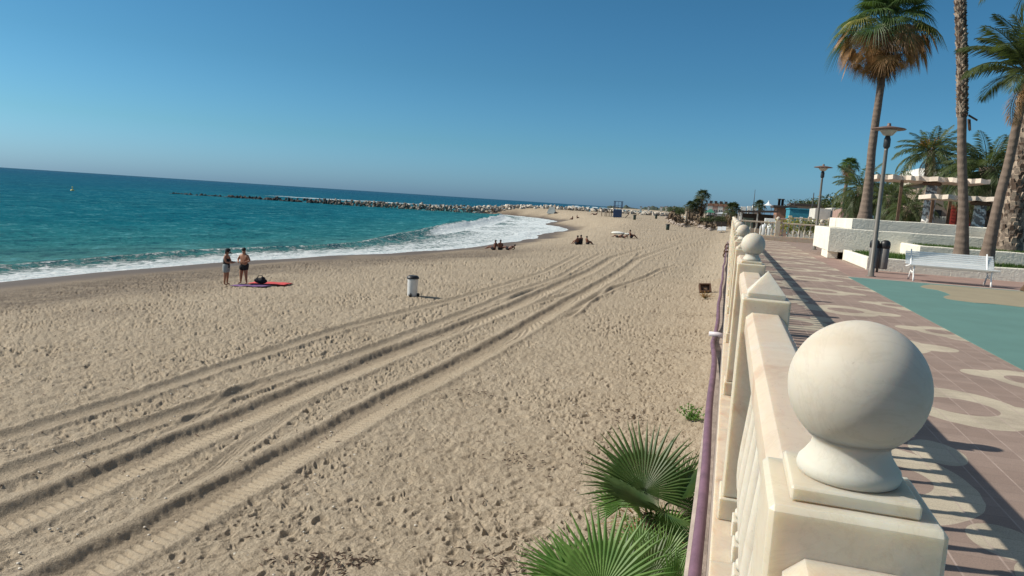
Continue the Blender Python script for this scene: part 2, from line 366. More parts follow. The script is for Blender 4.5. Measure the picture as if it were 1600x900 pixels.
def tracks(x, y):
    z = np.zeros_like(x); flat = np.zeros_like(x)
    fAB = np.zeros_like(x); bank = np.zeros_like(x)
    for k, pts in TR.items():
        p = np.array(pts); ys = np.linspace(p[0,1], p[-1,1], 400); xs = np.interp(ys, p[:,1], p[:,0])
        w = np.ones(15)/15; pad = np.pad(xs, 7, mode='edge'); xs = np.convolve(pad, w, 'valid')
        sl_ = np.gradient(xs, ys); fx = np.interp(y, ys, xs); sx = np.interp(y, ys, sl_)
        u = (x-fx)/np.sqrt(1+sx*sx); u = u+(vn(y*1.1, y*0+3, 11)-.5)*.07+(vn(y*6, y*0+9, 12)-.5)*.025
        win = ss(p[0,1]-.5, p[0,1]+.8, y)*(1-ss(p[-1,1]-2, p[-1,1], y))
        near = 1-.35*ss(60, 110, y)
        if k in 'AB':
            edge = (vn(x*2, y*1.3, 21)-.5)*.07+(vn(x*9, y*9, 22)-.5)*.035
            clod = .032*(fbm(x*9, y*9, 55, 3)-.5)*np.exp(-((u+.3)/.16)**2); dep = clod-.09*ss(-.43, -.22, u+edge)*(1-ss(-.05, .46, u))
            lug = .024*np.sin((y*1.03+np.abs(u)*.5)*2*PI/.15)*np.exp(-((u-.12)/.24)**2)+.02*(np.sin(y*2*PI/.15+1) > .5)*np.exp(-((u-.40)/.05)**2)
            berm = .03*np.exp(-((u+.48)/.10)**2)+.035*np.exp(-((u-.52)/.09)**2)
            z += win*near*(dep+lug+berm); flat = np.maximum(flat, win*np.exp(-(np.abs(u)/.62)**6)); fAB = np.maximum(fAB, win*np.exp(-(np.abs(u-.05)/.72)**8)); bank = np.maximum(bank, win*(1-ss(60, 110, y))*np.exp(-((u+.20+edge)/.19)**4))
        elif k in ('T1','T2'):
            z += win*(-.055*np.exp(-(np.abs(u)/.2)**4)+.045*np.exp(-((np.abs(u)-.32)/.07)**2))
            flat = np.maximum(flat, win*np.exp(-(np.abs(u)/.34)**6))
        elif k in ('S1','S2'):
            z += (1-fAB)*win*(-.03*np.exp(-(np.abs(u)/.14)**4)+.007*np.cos(u*2*PI/.07)*np.exp(-(u/.12)**4)+.02*np.exp(-((np.abs(u)-.22)/.05)**2))
            flat = np.maximum(flat, win*np.exp(-(np.abs(u)/.24)**6))
        else:
            z += (1-fAB)*win*(-.08*np.exp(-(np.abs(u)/.16)**4)+.05*np.exp(-((np.abs(u)-.28)/.08)**2))
            flat = np.maximum(flat, win*np.exp(-(np.abs(u)/.3)**6))
    return z, flat, bank
def angles(lo, flo, fhi, hi, fine, coarse):
    return np.radians(np.concatenate([np.arange(lo, flo, coarse), np.arange(flo, fhi, fine), np.arange(fhi, hi+.01, coarse)]))
def radii(r0, r1, k, mn, k2=None, rs=150):
    o = [r0]
    while o[-1] < r1:
        r = o[-1]; o.append(r+max(mn, r*r/(k if r < rs else (k2 or k))))
        if o[-1]-r > r*.25: o[-1] = r*1.25
    return np.array(o)
def sand_material():
    m = bpy.data.materials.new('sand'); m.use_nodes = True; t = NT(m); p = t.pos()
    big = t.noise(.35, 3, .5, p); fine = t.noise(45, 3, .6, p); mid = t.noise(3.5, 4, .6, p)
    c = t.ramp(big, [(.3, (.40,.335,.247)), (.7, (.45,.38,.285))])
    c = t.mix(t.ramp(mid, [(.35, .0), (.75, .30)]), c, (.25,.185,.12))
    c = t.mix(t.ramp(fine, [(.42, .35), (.6, 0)]), c, (.20,.15,.10))
    peb = t.n('ShaderNodeTexVoronoi'); peb.inputs['Scale'].default_value = 6; t.l(p, peb.inputs['Vector'])
    pm = t.math('LESS_THAN', peb.outputs['Distance'], .13)
    pc = t.ramp(peb.outputs['Color'], [(.2, (.10,.08,.065)), (.6, (.3,.25,.2)), (.9, (.6,.56,.48))])
    pm2 = t.math('MULTIPLY', pm, t.math('GREATER_THAN', t.noise(9, 2, .5, p), .53))
    c = t.mix(pm2, c, pc)
    gr = t.n('ShaderNodeAttribute', attribute_name='gravel').outputs['Fac']
    gn = t.noise(1.2, 6, .8, p)
    gf = t.math('MULTIPLY', gr, t.ramp(gn, [(.3, .35), (.55, .9)]))
    gcol = t.ramp(t.noise(22, 3, .7, p), [(.35, (.07,.055,.043)), (.6, (.18,.145,.11))])
    c = t.mix(gf, c, gcol)
    wet = t.n('ShaderNodeAttribute', attribute_name='wet').outputs['Fac']
    c = t.mix(wet, c, (.135,.10,.07))
    trk = t.n('ShaderNodeAttribute', attribute_name='bank_tone').outputs['Fac']
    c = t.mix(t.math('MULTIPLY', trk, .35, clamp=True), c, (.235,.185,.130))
    t.l(c, t.b.inputs['Base Color'])
    t.l(t.math('MULTIPLY_ADD', wet, -.45, .95, clamp=True), t.b.inputs['Roughness'])
    t.b.inputs['Specular IOR Level'].default_value = .16
    h = t.math('ADD', t.math('MULTIPLY', t.noise(30, 5, .7, p), .8), t.math('MULTIPLY', t.noise(7, 4, .65, p), 1.5))
    h = t.math('MULTIPLY', h, t.math('SUBTRACT', 1, wet))
    t.bump(h, .85, .045)
    return m
def build_sand():
    a = angles(-88, -56, 9, 40, .05, .6); r = radii(4.2, 5000, 4300, .019, 8000)
    A, RR = np.meshgrid(a, r); X = RR*np.sin(A); Y = RR*np.cos(A)
    Z, D = ground(X, Y)
    keep = (D > -6) & ~((X > .35) & (Y < 50.8))
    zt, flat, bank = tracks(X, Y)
    sm = np.maximum(flat, 1-ss(3, 7, D)); foot = (1-sm)
    nw = 1-.75*np.exp(-np.clip(-X, 0, 99)/.6)*(Y < 50)
    region = .5+.85*ss(.3, .62, fbm(X*.45, Y*.35, 5, 3))
    near = (.72+.28*ss(10, 24, RR))*.92*(1-.15*ss(30, 80, RR))
    wx = X+(vn(X*2.3, Y*2.3, 61)-.5)*.25+(vn(X*7, Y*7, 63)-.5)*.09; wy = Y+(vn(X*2.3, Y*2.3, 62)-.5)*.25+(vn(X*7, Y*7, 64)-.5)*.09
    ft = .058*cells(wx, wy, .34, 31, .07, .14, .55)+.045*cells(wx+7, wy+3, .20, 41, .04, .08, .65)+.02*cells(wx+2, wy+5, .145, 51, .03, .055, .7)
    und = .05*(fbm(X*1.1, Y*1.1, 3, 3)-.5)+.085*(fbm(X*4.5, Y*4.5, 13, 3)-.5)*(foot*.8+.2)+.022*(fbm(X*11, Y*11, 17, 3)-.5)*(1-ss(25, 60, RR))
    Z = Z+foot*nw*region*near*ft+und*(1-.8*flat)*ss(1, 5, D)*(RR < 600)+zt*ss(4, 8, D)
    far = ss(60, 120, RR)*(1-ss(250, 500, RR))
    Z = Z+far*foot*.12*(fbm(X*.35, Y*.35, 23, 3)-.5)
    # gentle heap of blown sand against the wall and hollows under the palms
    wet = (1-ss(1.6, 5.5, D+(vn(X*.5, Y*.25, 71)-.5)*2.2))*(Y < 420)
    gravel = ss(2, 5, D)*(1-ss(7, 15, D+(fbm(X*.3, Y*.15, 73, 3)-.5)*8))*(1-ss(60, 95, Y))*ss(-20, 10, Y)
    gravel = np.maximum(gravel, .7*np.exp(-((X+4.6)/2.0)**2-((Y-7.6)/.35)**2)*0)
    bank_tone = bank*(.7+.6*vn(X*3, Y*2, 95))  # darker sand colour along the left bank of the wheel ruts
    o = grid_object('beach_sand', X, Y, Z, keep, sand_material(), dict(wet=wet, gravel=gravel, bank_tone=bank_tone))
    tag(o, kind='structure')
def sea_material():
    m = bpy.data.materials.new('sea_water'); m.use_nodes = True; t = NT(m); p = t.pos()
    off = t.n('ShaderNodeAttribute', attribute_name='offshore').outputs['Fac']
    foam = t.n('ShaderNodeAttribute', attribute_name='foam').outputs['Fac']
    c = t.ramp(off, [(0, (.08,.24,.23)), (.05, (.028,.195,.215)), (.2, (.005,.145,.190)), (.45, (.002,.108,.175)), (.8, (.001,.065,.138)), (1, (.001,.042,.105))])
    sc = t.n('ShaderNodeVectorMath', operation='MULTIPLY', i_0=p); sc.inputs[1].default_value = (.03, .022, 1)
    patch = t.noise(1, 4, .6, sc.outputs[0])
    c = t.mix(t.ramp(patch, [(.35, .30), (.6, 0)]), c, (.003,.05,.068))
    sc2 = t.n('ShaderNodeVectorMath', operation='MULTIPLY', i_0=p); sc2.inputs[1].default_value = (1.6, .9, 1)
    sc3 = t.n('ShaderNodeVectorMath', operation='MULTIPLY', i_0=p); sc3.inputs[1].default_value = (.75, .42, 1)
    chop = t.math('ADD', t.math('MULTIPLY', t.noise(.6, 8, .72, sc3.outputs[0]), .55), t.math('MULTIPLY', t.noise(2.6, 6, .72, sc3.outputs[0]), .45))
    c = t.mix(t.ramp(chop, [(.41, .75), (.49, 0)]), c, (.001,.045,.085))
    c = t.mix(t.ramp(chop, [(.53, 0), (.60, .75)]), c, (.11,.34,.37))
    fn = t.noise(.9, 8, .75, sc2.outputs[0], 1.5); fn2 = t.noise(5, 5, .7, sc2.outputs[0], .8)
    web = t.math('ADD', t.math('MULTIPLY', fn, .75), t.math('MULTIPLY', fn2, .25))
    thr = t.math('SUBTRACT', t.math('ADD', web, t.math('MULTIPLY', foam, .82)), .93)
    ff = t.math('MULTIPLY', thr, 11, clamp=True)
    fcol = t.ramp(web, [(.36, (.42,.55,.58)), (.5, (.66,.72,.73)), (.62, (.84,.86,.86))])
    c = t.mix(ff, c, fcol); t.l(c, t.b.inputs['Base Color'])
    t.l(t.math('MULTIPLY_ADD', ff, .6, .17), t.b.inputs['Roughness'])
    t.b.inputs['IOR'].default_value = 1.33; t.b.inputs['Specular IOR Level'].default_value = 0
    h = t.math('ADD', t.math('MULTIPLY', chop, 1.6), t.math('MULTIPLY', t.noise(1.7, 5, .65, sc2.outputs[0]), .55))
    h = t.math('ADD', h, t.math('MULTIPLY', ff, .5))
    nb = t.bump(h, 1, .5)
    fr = t.n('ShaderNodeFresnel'); fr.inputs[0].default_value = 1.33; t.l(nb, fr.inputs['Normal'])
    gl = t.n('ShaderNodeBsdfGlossy'); gl.inputs['Roughness'].default_value = .16; t.l(nb, gl.inputs['Normal'])
    mx = t.n('ShaderNodeMixShader'); t.l(t.math('MULTIPLY', t.math('MULTIPLY', fr.outputs[0], .26), t.math('SUBTRACT', 1, ff)), mx.inputs[0])
    t.l(t.b.outputs[0], mx.inputs[1]); t.l(gl.outputs[0], mx.inputs[2]); t.l(mx.outputs[0], t.t.nodes['Material Output'].inputs[0])
    return m
def build_sea():
    a = angles(-100, -56, 14, 30, .08, .6); r = radii(24, 60000, 8500, .12, 9000)
    A, RR = np.meshgrid(a, r); X = RR*np.sin(A); Y = RR*np.cos(A)
    P = np.stack([X.ravel(), Y.ravel()], 1)
    dS = -sdist(P, SHORE).reshape(X.shape)
    dS = dS-(vn(X*.35, Y*.18, 91)-.5)*1.1*ss(5, 30, Y)*(Y < 400)
    PB = np.concatenate([BREAK, SHORE[22::-1]]); inB = sdist(P, PB).reshape(X.shape) # >0 inside surf zone
    dB = np.abs(inB); sgn = inB > 0
    swell = ss(3, 20, dS)*(1-ss(300, 900, RR))
    ph = (X*.94+Y*.10)*2*PI/9+4*vn(X*.05, Y*.03, 8)
    Z = -4.2+swell*(.05*np.sin(ph)+.24*(fbm(X*.30, Y*.14, 6, 4)-.5)+.10*(fbm(X*1.4, Y*.7, 16, 3)-.5))
    big = ss(62, 120, Y)*(1-ss(225, 262, Y))
    s_ = np.where(sgn, -dB, dB)                        # + seaward of the break line
    amp = .20+(.62+.3*(vn(Y*.15, Y*0, 5)-.5))*big
    wd = 1.2+1.6*big
    prof = np.exp(-((s_-.3)/wd)**2*(1+2*(s_ < 0)))+.45*np.exp(-((s_-3.5)/(2.5*wd))**2)
    rough_ = 1+.4*(fbm(X*1.3, Y*.8, 44, 4)-.5)
    Z = Z+amp*prof*rough_*(Y > -50)*(Y < 262)*(RR < 400)*ss(.3, 4, dS)
    surf = ss(.2, 3, dS)*np.where(sgn, 1, 0)*big
    Z = Z+surf*.22*(fbm(X*.5, Y*.5, 45, 4)-.42)
    Z = Z+.02
    t_ = dB/(dB+np.maximum(dS, 0)+.01)
    foam = np.where(sgn, .50+.02*big+.38*t_**1.3, 0)
    foam = np.where(sgn & (dS < 1.2), .95, foam)
    foam = np.maximum(foam, np.where(sgn, (.43+.42*vn(X*.25, Y*.09, 81))*big, 0))
    foam = np.maximum(foam, .98*big*np.exp(-((s_+1.8)/2.6)**2))
    foam = np.maximum(foam, .62*np.exp(-(np.maximum(s_, 0)/(.8))**2)*(RR < 300)*(s_ > 0))
    foam = np.maximum(foam, .42*np.exp(-(s_/5)**2)*(s_ > 0)*(RR < 300))
    foam = np.maximum(foam, .95*(1-ss(0, .9, dS))*(Y < 300)*(RR < 400))
    # white water along the foot of the breakwater and lines of surf in the far bay
    bw = sdist(P, BWL, False).reshape(X.shape)
    foam = np.maximum(foam, .62*np.exp(-((bw-2.5)/2.2)**2)*(X < -100))
    fb = (Y > 330) & (X > -700) & (dS < 260)
    foam = np.maximum(foam, fb*(.95*np.exp(-((dS-60)/16)**2)+.95*np.exp(-((dS-130)/14)**2)+.9*np.exp(-(dS/14)**2)))
    off = np.clip(ss(0, 60, dS)*.26+.30*ss(50, 220, dS)+.22*ss(220, 1500, RR)+.25*ss(900, 9000, RR), 0, 1)
    keep = (dS > -5)
    tag(grid_object('sea_water', X, Y, Z, keep, sea_material(), dict(foam=foam, offshore=off)), kind='structure')
BWL = np.array([(-203,233),(-170,240),(-134,244),(-114,251),(-101,262),(-86,284),(-60,293),(-30,303),(-22,312)], float)
# ------------------------------------------------------------------ promenade
def paving_material():
    m = bpy.data.materials.new('promenade_paving'); m.use_nodes = True; t = NT(m); p = t.pos()
    sp = t.n('ShaderNodeSeparateXYZ', i_0=p); x = sp.outputs[0]; y = sp.outputs[1]
    wn = t.noise(2.2, 2, .5, p)
    def modc(o): # centred modulo, period 3.3
        return t.math('SUBTRACT', t.math('FLOORED_MODULO', t.math('ADD', t.math('SUBTRACT', y, o), 1.65), 3.3), 1.65)
    def ell(cx, oy, rx, ry, dy=0):
        v = modc(oy+dy); u = t.math('DIVIDE', t.math('SUBTRACT', x, cx), rx); v = t.math('DIVIDE', v, ry)
        d = t.math('ADD', t.math('MULTIPLY', u, u), t.math('MULTIPLY', v, v))
        return t.math('LESS_THAN', t.math('ADD', d, t.math('MULTIPLY', t.math('SUBTRACT', wn, .5), .25)), 1)
    mx = lambda a, b: t.math('MAXIMUM', a, b)
    def ring(cx, oy, rx, ry, hx, hy, tails):
        s = ell(cx, oy, rx, ry)
        for (tx, ty, a, b) in tails: s = mx(s, ell(tx, oy, a, b, ty))
        return t.math('MULTIPLY', s, t.math('SUBTRACT', 1, ell(cx-.02, oy, hx, hy)))
    pat = ring(2.05, 7.0, .50, .70, .29, .30, [(2.55,-.02,.33,.27),(1.55,-.15,.2,.3)])
    pat = mx(pat, ring(3.10, 8.65, .36, .52, .20, .22, [(2.76,.12,.26,.22),(3.22,-.45,.2,.3)]))
    pat = mx(pat, ring(1.02, 4.75, .50, .70, .29, .30, [(1.48,.70,.17,.28),(1.44,-.75,.17,.22)]))
    jx = t.math('ABSOLUTE', t.math('SUBTRACT', t.math('FLOORED_MODULO', t.math('SUBTRACT', x, 1.57), .225), .1125))
    joint = t.math('GREATER_THAN', jx, .1075)
    jy = t.math('ABSOLUTE', t.math('SUBTRACT', t.math('FLOORED_MODULO', y, .15), .075)); jrow = t.math('GREATER_THAN', jy, .0715)
    pid = t.n('ShaderNodeTexWhiteNoise', noise_dimensions='3D')
    cv = t.n('ShaderNodeCombineXYZ'); t.l(t.math('FLOOR', t.math('DIVIDE', t.math('SUBTRACT', x, 1.57-.1125+.1125), .225)), cv.inputs[0]); t.l(t.math('FLOOR', t.math('DIVIDE', y, .15)), cv.inputs[1])
    t.l(cv.outputs[0], pid.inputs['Vector'])
    base = t.ramp(pid.outputs['Value'], [(0, (.275,.200,.160)), (1, (.335,.250,.203))])
    pale = t.ramp(pid.outputs['Value'], [(0, (.48,.42,.31)), (1, (.55,.48,.36))])
    c = t.mix(pat, base, pale)
    dirt = t.noise(1.1, 6, .7, p); c = t.mix(t.ramp(dirt, [(.45, 0), (.72, .6)]), c, (.18,.135,.11))
    dr = t.math('MULTIPLY', t.ramp(x, [(.35, 1), (.75, 0)]), t.ramp(t.noise(1.7, 5, .7, p), [(.42, 0), (.62, .75)])); c = t.mix(dr, c, (.42,.35,.26))
    gr = t.noise(120, 2, .6, p); c = t.mix(t.ramp(gr, [(.35, .35), (.55, 0)]), c, (.12,.09,.08))
    c = t.mix(t.math('MULTIPLY', jrow, .22), c, (.12,.09,.075))
    c = t.mix(t.math('MULTIPLY', joint, t.ramp(t.noise(5, 3, .7, p), [(.3, .25), (.6, .8)])), c, (.42,.33,.28))
    st = t.noise(6, 2, .5, p); c = t.mix(t.ramp(st, [(.74, 0), (.78, .4)]), c, (.10,.075,.06))
    t.l(c, t.b.inputs['Base Color']); t.b.inputs['Roughness'].default_value = .85
    h = t.math('SUBTRACT', t.math('MULTIPLY', gr, .4), t.math('ADD', joint, t.math('MULTIPLY', jrow, .6)))
    t.bump(h, .5, .004); return m
def sheet(name, poly, z, m):
    b = MB(); b.prism(poly, z-.06, z); o = b.build(name, m); return tag(o, kind='structure')
def build_promenade():
    b = MB(); b.box(.30, 60, -15, 51.2, -4.6, 0)
    tag(b.build('promenade_paving', paving_material()), kind='structure')
    teal = mat('rubber_teal', (.105,.215,.190), .85, .08, 1.2, .004, 160)
    sandr = mat('rubber_sand', (.30,.255,.17), .85, .08, 1.2, .004, 160)
    pink = mat('paving_pink', (.30,.20,.165), .85, .15, 1.5, .004, 80)
    sheet('paving_bench_strip', [(3.36,22.2),(30,22.2),(30,26.6),(4.2,26.6),(4.2,33),(3.36,33)], .004, pink)
    sheet('kerb_line', [(3.24,21.96),(30,23.0),(30,23.14),(3.24,22.10)], .009, mat('kerb_pale', (.42,.38,.32), .8))
    sheet('playground_surface', [(3.27,-15),(30,-15),(30,22.95),(3.24,21.95)], .006, teal)
    pp = [(1438,448),(1442,446),(1454,444.5),(1490,447),(1600,455),(1680,462),(1680,492),(1600,480),(1578,477.5),(1555,475),(1525,473),(1501,470),(1480,467),(1474,464),(1478,462),(1486,461),(1478,457),(1465,453),(1448,450.5)]
    poly = []
    for k, (px, py) in enumerate(pp):
        q = atz(px, py, .01); poly.append((q.x, min(q.y, 21.9)))
    sheet('playground_sand_patch', poly, .011, sandr)
    sw = mat('seawall_concrete', (.33,.27,.23), .95, .3, 5, .02, 25)
    b = MB(); b.add([(x, y, z) for y in (-15, 51.2) for (x, z) in ((-.055,-4.6),(-.055,-.27),(-.03,-.25),(.047,-.25),(.047,.152),(.302,.152),(.302,-4.6))],
          [(0,1,2,3,4,5,6)]+[tuple(range(13,6,-1))]+[(i,i+7,(i+1)%7+7,(i+1)%7) for i in range(7)])
    o = b.build('seawall', sw, recalc=True); tag(o, 'rough concrete retaining wall below the white balustrade, dropping to the sand', 'wall')
    b = MB(); b.box(.33, 60, 51.2, 51.5, -4.6, -.02)
    o = b.build('end_wall', sw); tag(o, 'low concrete wall closing the far end of the promenade', 'wall')
# ------------------------------------------------------------------ balustrade
XC = .1925; HW = .1075; PT = 1.122; Y0 = 1.107; SP = 2.55
def baluster_mesh(mats):
    b = MB(); b.bbox(-.055, .055, -.055, .055, .048, .125, .004); b.bbox(-.05, .05, -.05, .05, .875, .955, .004)
    pr = [(.042,.125),(.047,.14),(.047,.155),(.034,.17),(.03,.19),(.037,.21),(.05,.26),(.056,.32),(.057,.38),(.052,.46),(.043,.56),(.034,.66),(.028,.74),(.026,.78),(.038,.795),(.041,.81),(.038,.825),(.027,.835),(.027,.85),(.04,.862),(.045,.875)]
    b.lathe(pr, n=20); o = b.build('baluster', mats); return o
def build_balustrade():
    mA = marble_mat('marble_cream', (.58,.515,.40), (.49,.37,.26), (.62,.575,.475))
    mR = marble_mat('marble_rail', (.58,.485,.37), (.49,.345,.245), (.60,.54,.44))
    mB = marble_mat('marble_white', (.53,.49,.41), (.46,.40,.31), (.56,.53,.455), .6)
    th = thing('balustrade', (XC, 0, 0), 'long cream marble balustrade with ball and pyramid posts along the beach side of the promenade', 'balustrade')
    th.scale = (.88,.88,.88); th.location = (XC*.88, 0, .18)
    ox = XC
    b = MB(); y = -14.9
    while y < 57:
        b.bbox(.052-ox, .345-ox, y, min(y+.995, 57.4), -.03, .048, .004); y += 1.0
    b.build('coping', mR, th)
    posts = []; nA = None
    def post_mesh():
        b = MB(); b.bbox(-HW, HW, -HW, HW, .16, PT, .007); b.bbox(-HW-.012, HW+.012, -HW-.012, HW+.012, .048, .158, .006)
        return b.build('post', mA, th)
    p0 = post_mesh()
    def ball_mesh(par):
        b = MB(); b.bbox(-.08, .08, -.08, .08, PT+.001, PT+.021, .003); pl = b.build('plinth', mR, par)
        b = MB(); z = PT+.021
        pr = [(.062,0),(.067,.004),(.069,.011),(.067,.019),(.062,.025),(.058,.031),(.053,.039),(.051,.047),(.052,.053),(.058,.057),(.060,.061),(.057,.065),(.052,.067)]
        import math as mm
        rb = .0925; cz = .130
        a0 = mm.acos(max(-1, min(1, (cz-.053)/rb)))
        for k in range(25):
            a = (PI-a0 if False else PI)-(PI-0)*(k/24)
            th_ = a0*1.0; ang = PI-(th_ if False else mm.asin(.053/rb))*1.0
        st = mm.asin(.052/rb)
        for k in range(29):
            an = st+(PI-.012-st)*k/28
            pr.append((rb*mm.sin(an), cz-rb*mm.cos(an)))
        b.lathe(pr, (0,0,z), 48); bl = b.build('ball_finial', mB, par); return pl, bl
    def pyr_mesh(par):
        b = MB(); w = .083; z = PT+.001
        b.add([(-w,-w,z),(w,-w,z),(w,w,z),(-w,w,z),(-w,-w,z+.022),(w,-w,z+.022),(w,w,z+.022),(-w,w,z+.022),(0,0,z+.125)],
              [(0,3,2,1),(0,1,5,4),(1,2,6,5),(2,3,7,6),(3,0,4,7),(4,5,8),(5,6,8),(6,7,8),(7,4,8)])
        return b.build('pyramid_cap', mB, par)
    ys = [Y0+SP*k for k in range(-3, 23)]
    ballp = None; pyrp = None
    bal = baluster_mesh(mB); bal.parent = th
    rl = .0
    def rail_mesh():
        L = SP-2*HW; w = .083
        pr = [(-w,.965),(-w,1.035),(-w+.026,1.058),(w-.026,1.058),(w,1.035),(w,.965),(w-.012,.955),(-w+.012,.955)]
        b = MB(); n = 8; segs = 12; vs = []; fs = []
        for i in range(segs+1):
            for (x, z) in pr: vs.append((x, HW+.001+(L-.002)*i/segs, z))
        for i in range(segs):
            for k in range(n): fs.append((i*n+k, (i+1)*n+k, (i+1)*n+(k+1)%n, i*n+(k+1)%n))
        fs.append(tuple(range(n))); fs.append(tuple(range(segs*n, segs*n+n))[::-1])
        b.add(vs, fs); return b.build('handrail', mR, th, recalc=True)
    rail0 = rail_mesh(); nb = 9; first = True; extra = MB(); cnt = 0
    proto = bal.data
    order = []
    for i, y in enumerate(ys):
        if i == 0: p = p0
        else: p = p0.copy(); COL.objects.link(p)
        p.location = (0, y, 0)
        k = i-3
        if k % 2 == 0:
            if ballp is None: ballp = ball_mesh(p)
            else:
                for q in ballp: c = q.copy(); COL.objects.link(c); c.parent = p
        else:
            if pyrp is None: pyrp = pyr_mesh(p)
            else: c = pyrp.copy(); COL.objects.link(c); c.parent = p
        if i < len(ys)-1:
            r = rail0 if i == 0 else rail0.copy()
            if i: COL.objects.link(r)
            r.location = (0, y, 0)
        for j in range(nb):
            order.append(y+HW+(SP-2*HW)*(j+.5)/nb)
    order = [v for v in order if v < 57]
    vis = sorted(order, key=lambda v: abs(v-1) if v > 0 else 500+abs(v))
    for q, v in enumerate(vis[:100]):
        o = bal if q == 0 else bal.copy()
        if q: COL.objects.link(o)
        o.location = (0, v, 0)
    b = MB(); vs = [tuple(v.co) for v in proto.vertices]; fs = [tuple(p.vertices) for p in proto.polygons]
    for v in vis[100:]: b.add([(x, y+v, z) for (x, y, z) in vs], fs, False)
    o = b.build('balusters', mB, th); o['kind'] = 'stuff'
    # cross balustrade at the end of the promenade
    th2 = thing('balustrade', (0, 51.0, 0), 'short cream balustrade crossing the far end of the promenade', 'balustrade')
    b = MB(); b.bbox(.36, 5.9, -.17, .17, .0, .30, .01); b.build('base_wall', mR, th2)
    b = MB(); b.bbox(.36, 5.9, -.10, .10, 1.10, 1.20, .012); b.build('handrail', mA, th2)
    me = None
    for k in range(16):
        x = .62+k*.335
        if k in (7, 15): continue
        o = bal.copy(); COL.objects.link(o); o.parent = th2; o.location = (x, 0, .25); o.scale = (1.15,1.15,.90)
    for x in (2.97, 5.62):
        b = MB(); b.bbox(x-.15, x+.15, -.15, .15, .302, 1.30, .01); b.build('post', mA, th2)
        b = MB(); b.ball((x, 0, 1.43), .13, 10); b.build('ball_finial', mB, th2)
    return mA, mR, mB, bal
def build_pipe():
    purple = mat('pipe_purple', (.15,.082,.115), .6, .25, 6, .002, 60)
    pts = []
    y = -5.
    while y < 46:
        x = .018-.0055*max(0, min(y, 14))-.03*math.exp(-((y-10.0)/.9)**2)-.02*math.exp(-((y-24)/1.5)**2)+.006*math.sin(y*1.7)
        z = -.16-.012*math.sin(y*.8)+(-.06)*math.exp(-((y-10.6)/.8)**2)
        x = min(x, .016); pts.append((x, y, z)); y += .18
    b = MB(); b.tube(pts, .030, 14); o = b.build('drain_pipe', purple)
    tag(o, 'purple plastic pipe running along the outside of the marble balustrade', 'pipe')
    b = MB(); b.tube([(.06,10.2,-.13),(-.02,10.2,-.115),(-.13,10.22,-.12)], [.035,.033,.033], 12)
    tag(b.build('pipe_stub', mat('pipe_white', (.6,.55,.58), .5, .05)), 'short white pipe stub crossing the purple pipe', 'pipe')
    for k, (px, py, l) in enumerate([(1131,384,'upper'),(1129,392,'middle'),(1127,400,'lower')]):
        y = (42, 37, 33.5)[k]
        b = MB(); b.tube([(.06,y,-.10),(-.10,y-.1,-.13),(-.16,y-.3,-.28),(-.10,y-.45,-.34)], .035, 8)
        tag(b.build('hanging_strap', M['rust']), '%s of three dark rusty straps hanging over the wall edge far along the pipe' % l, 'strap')
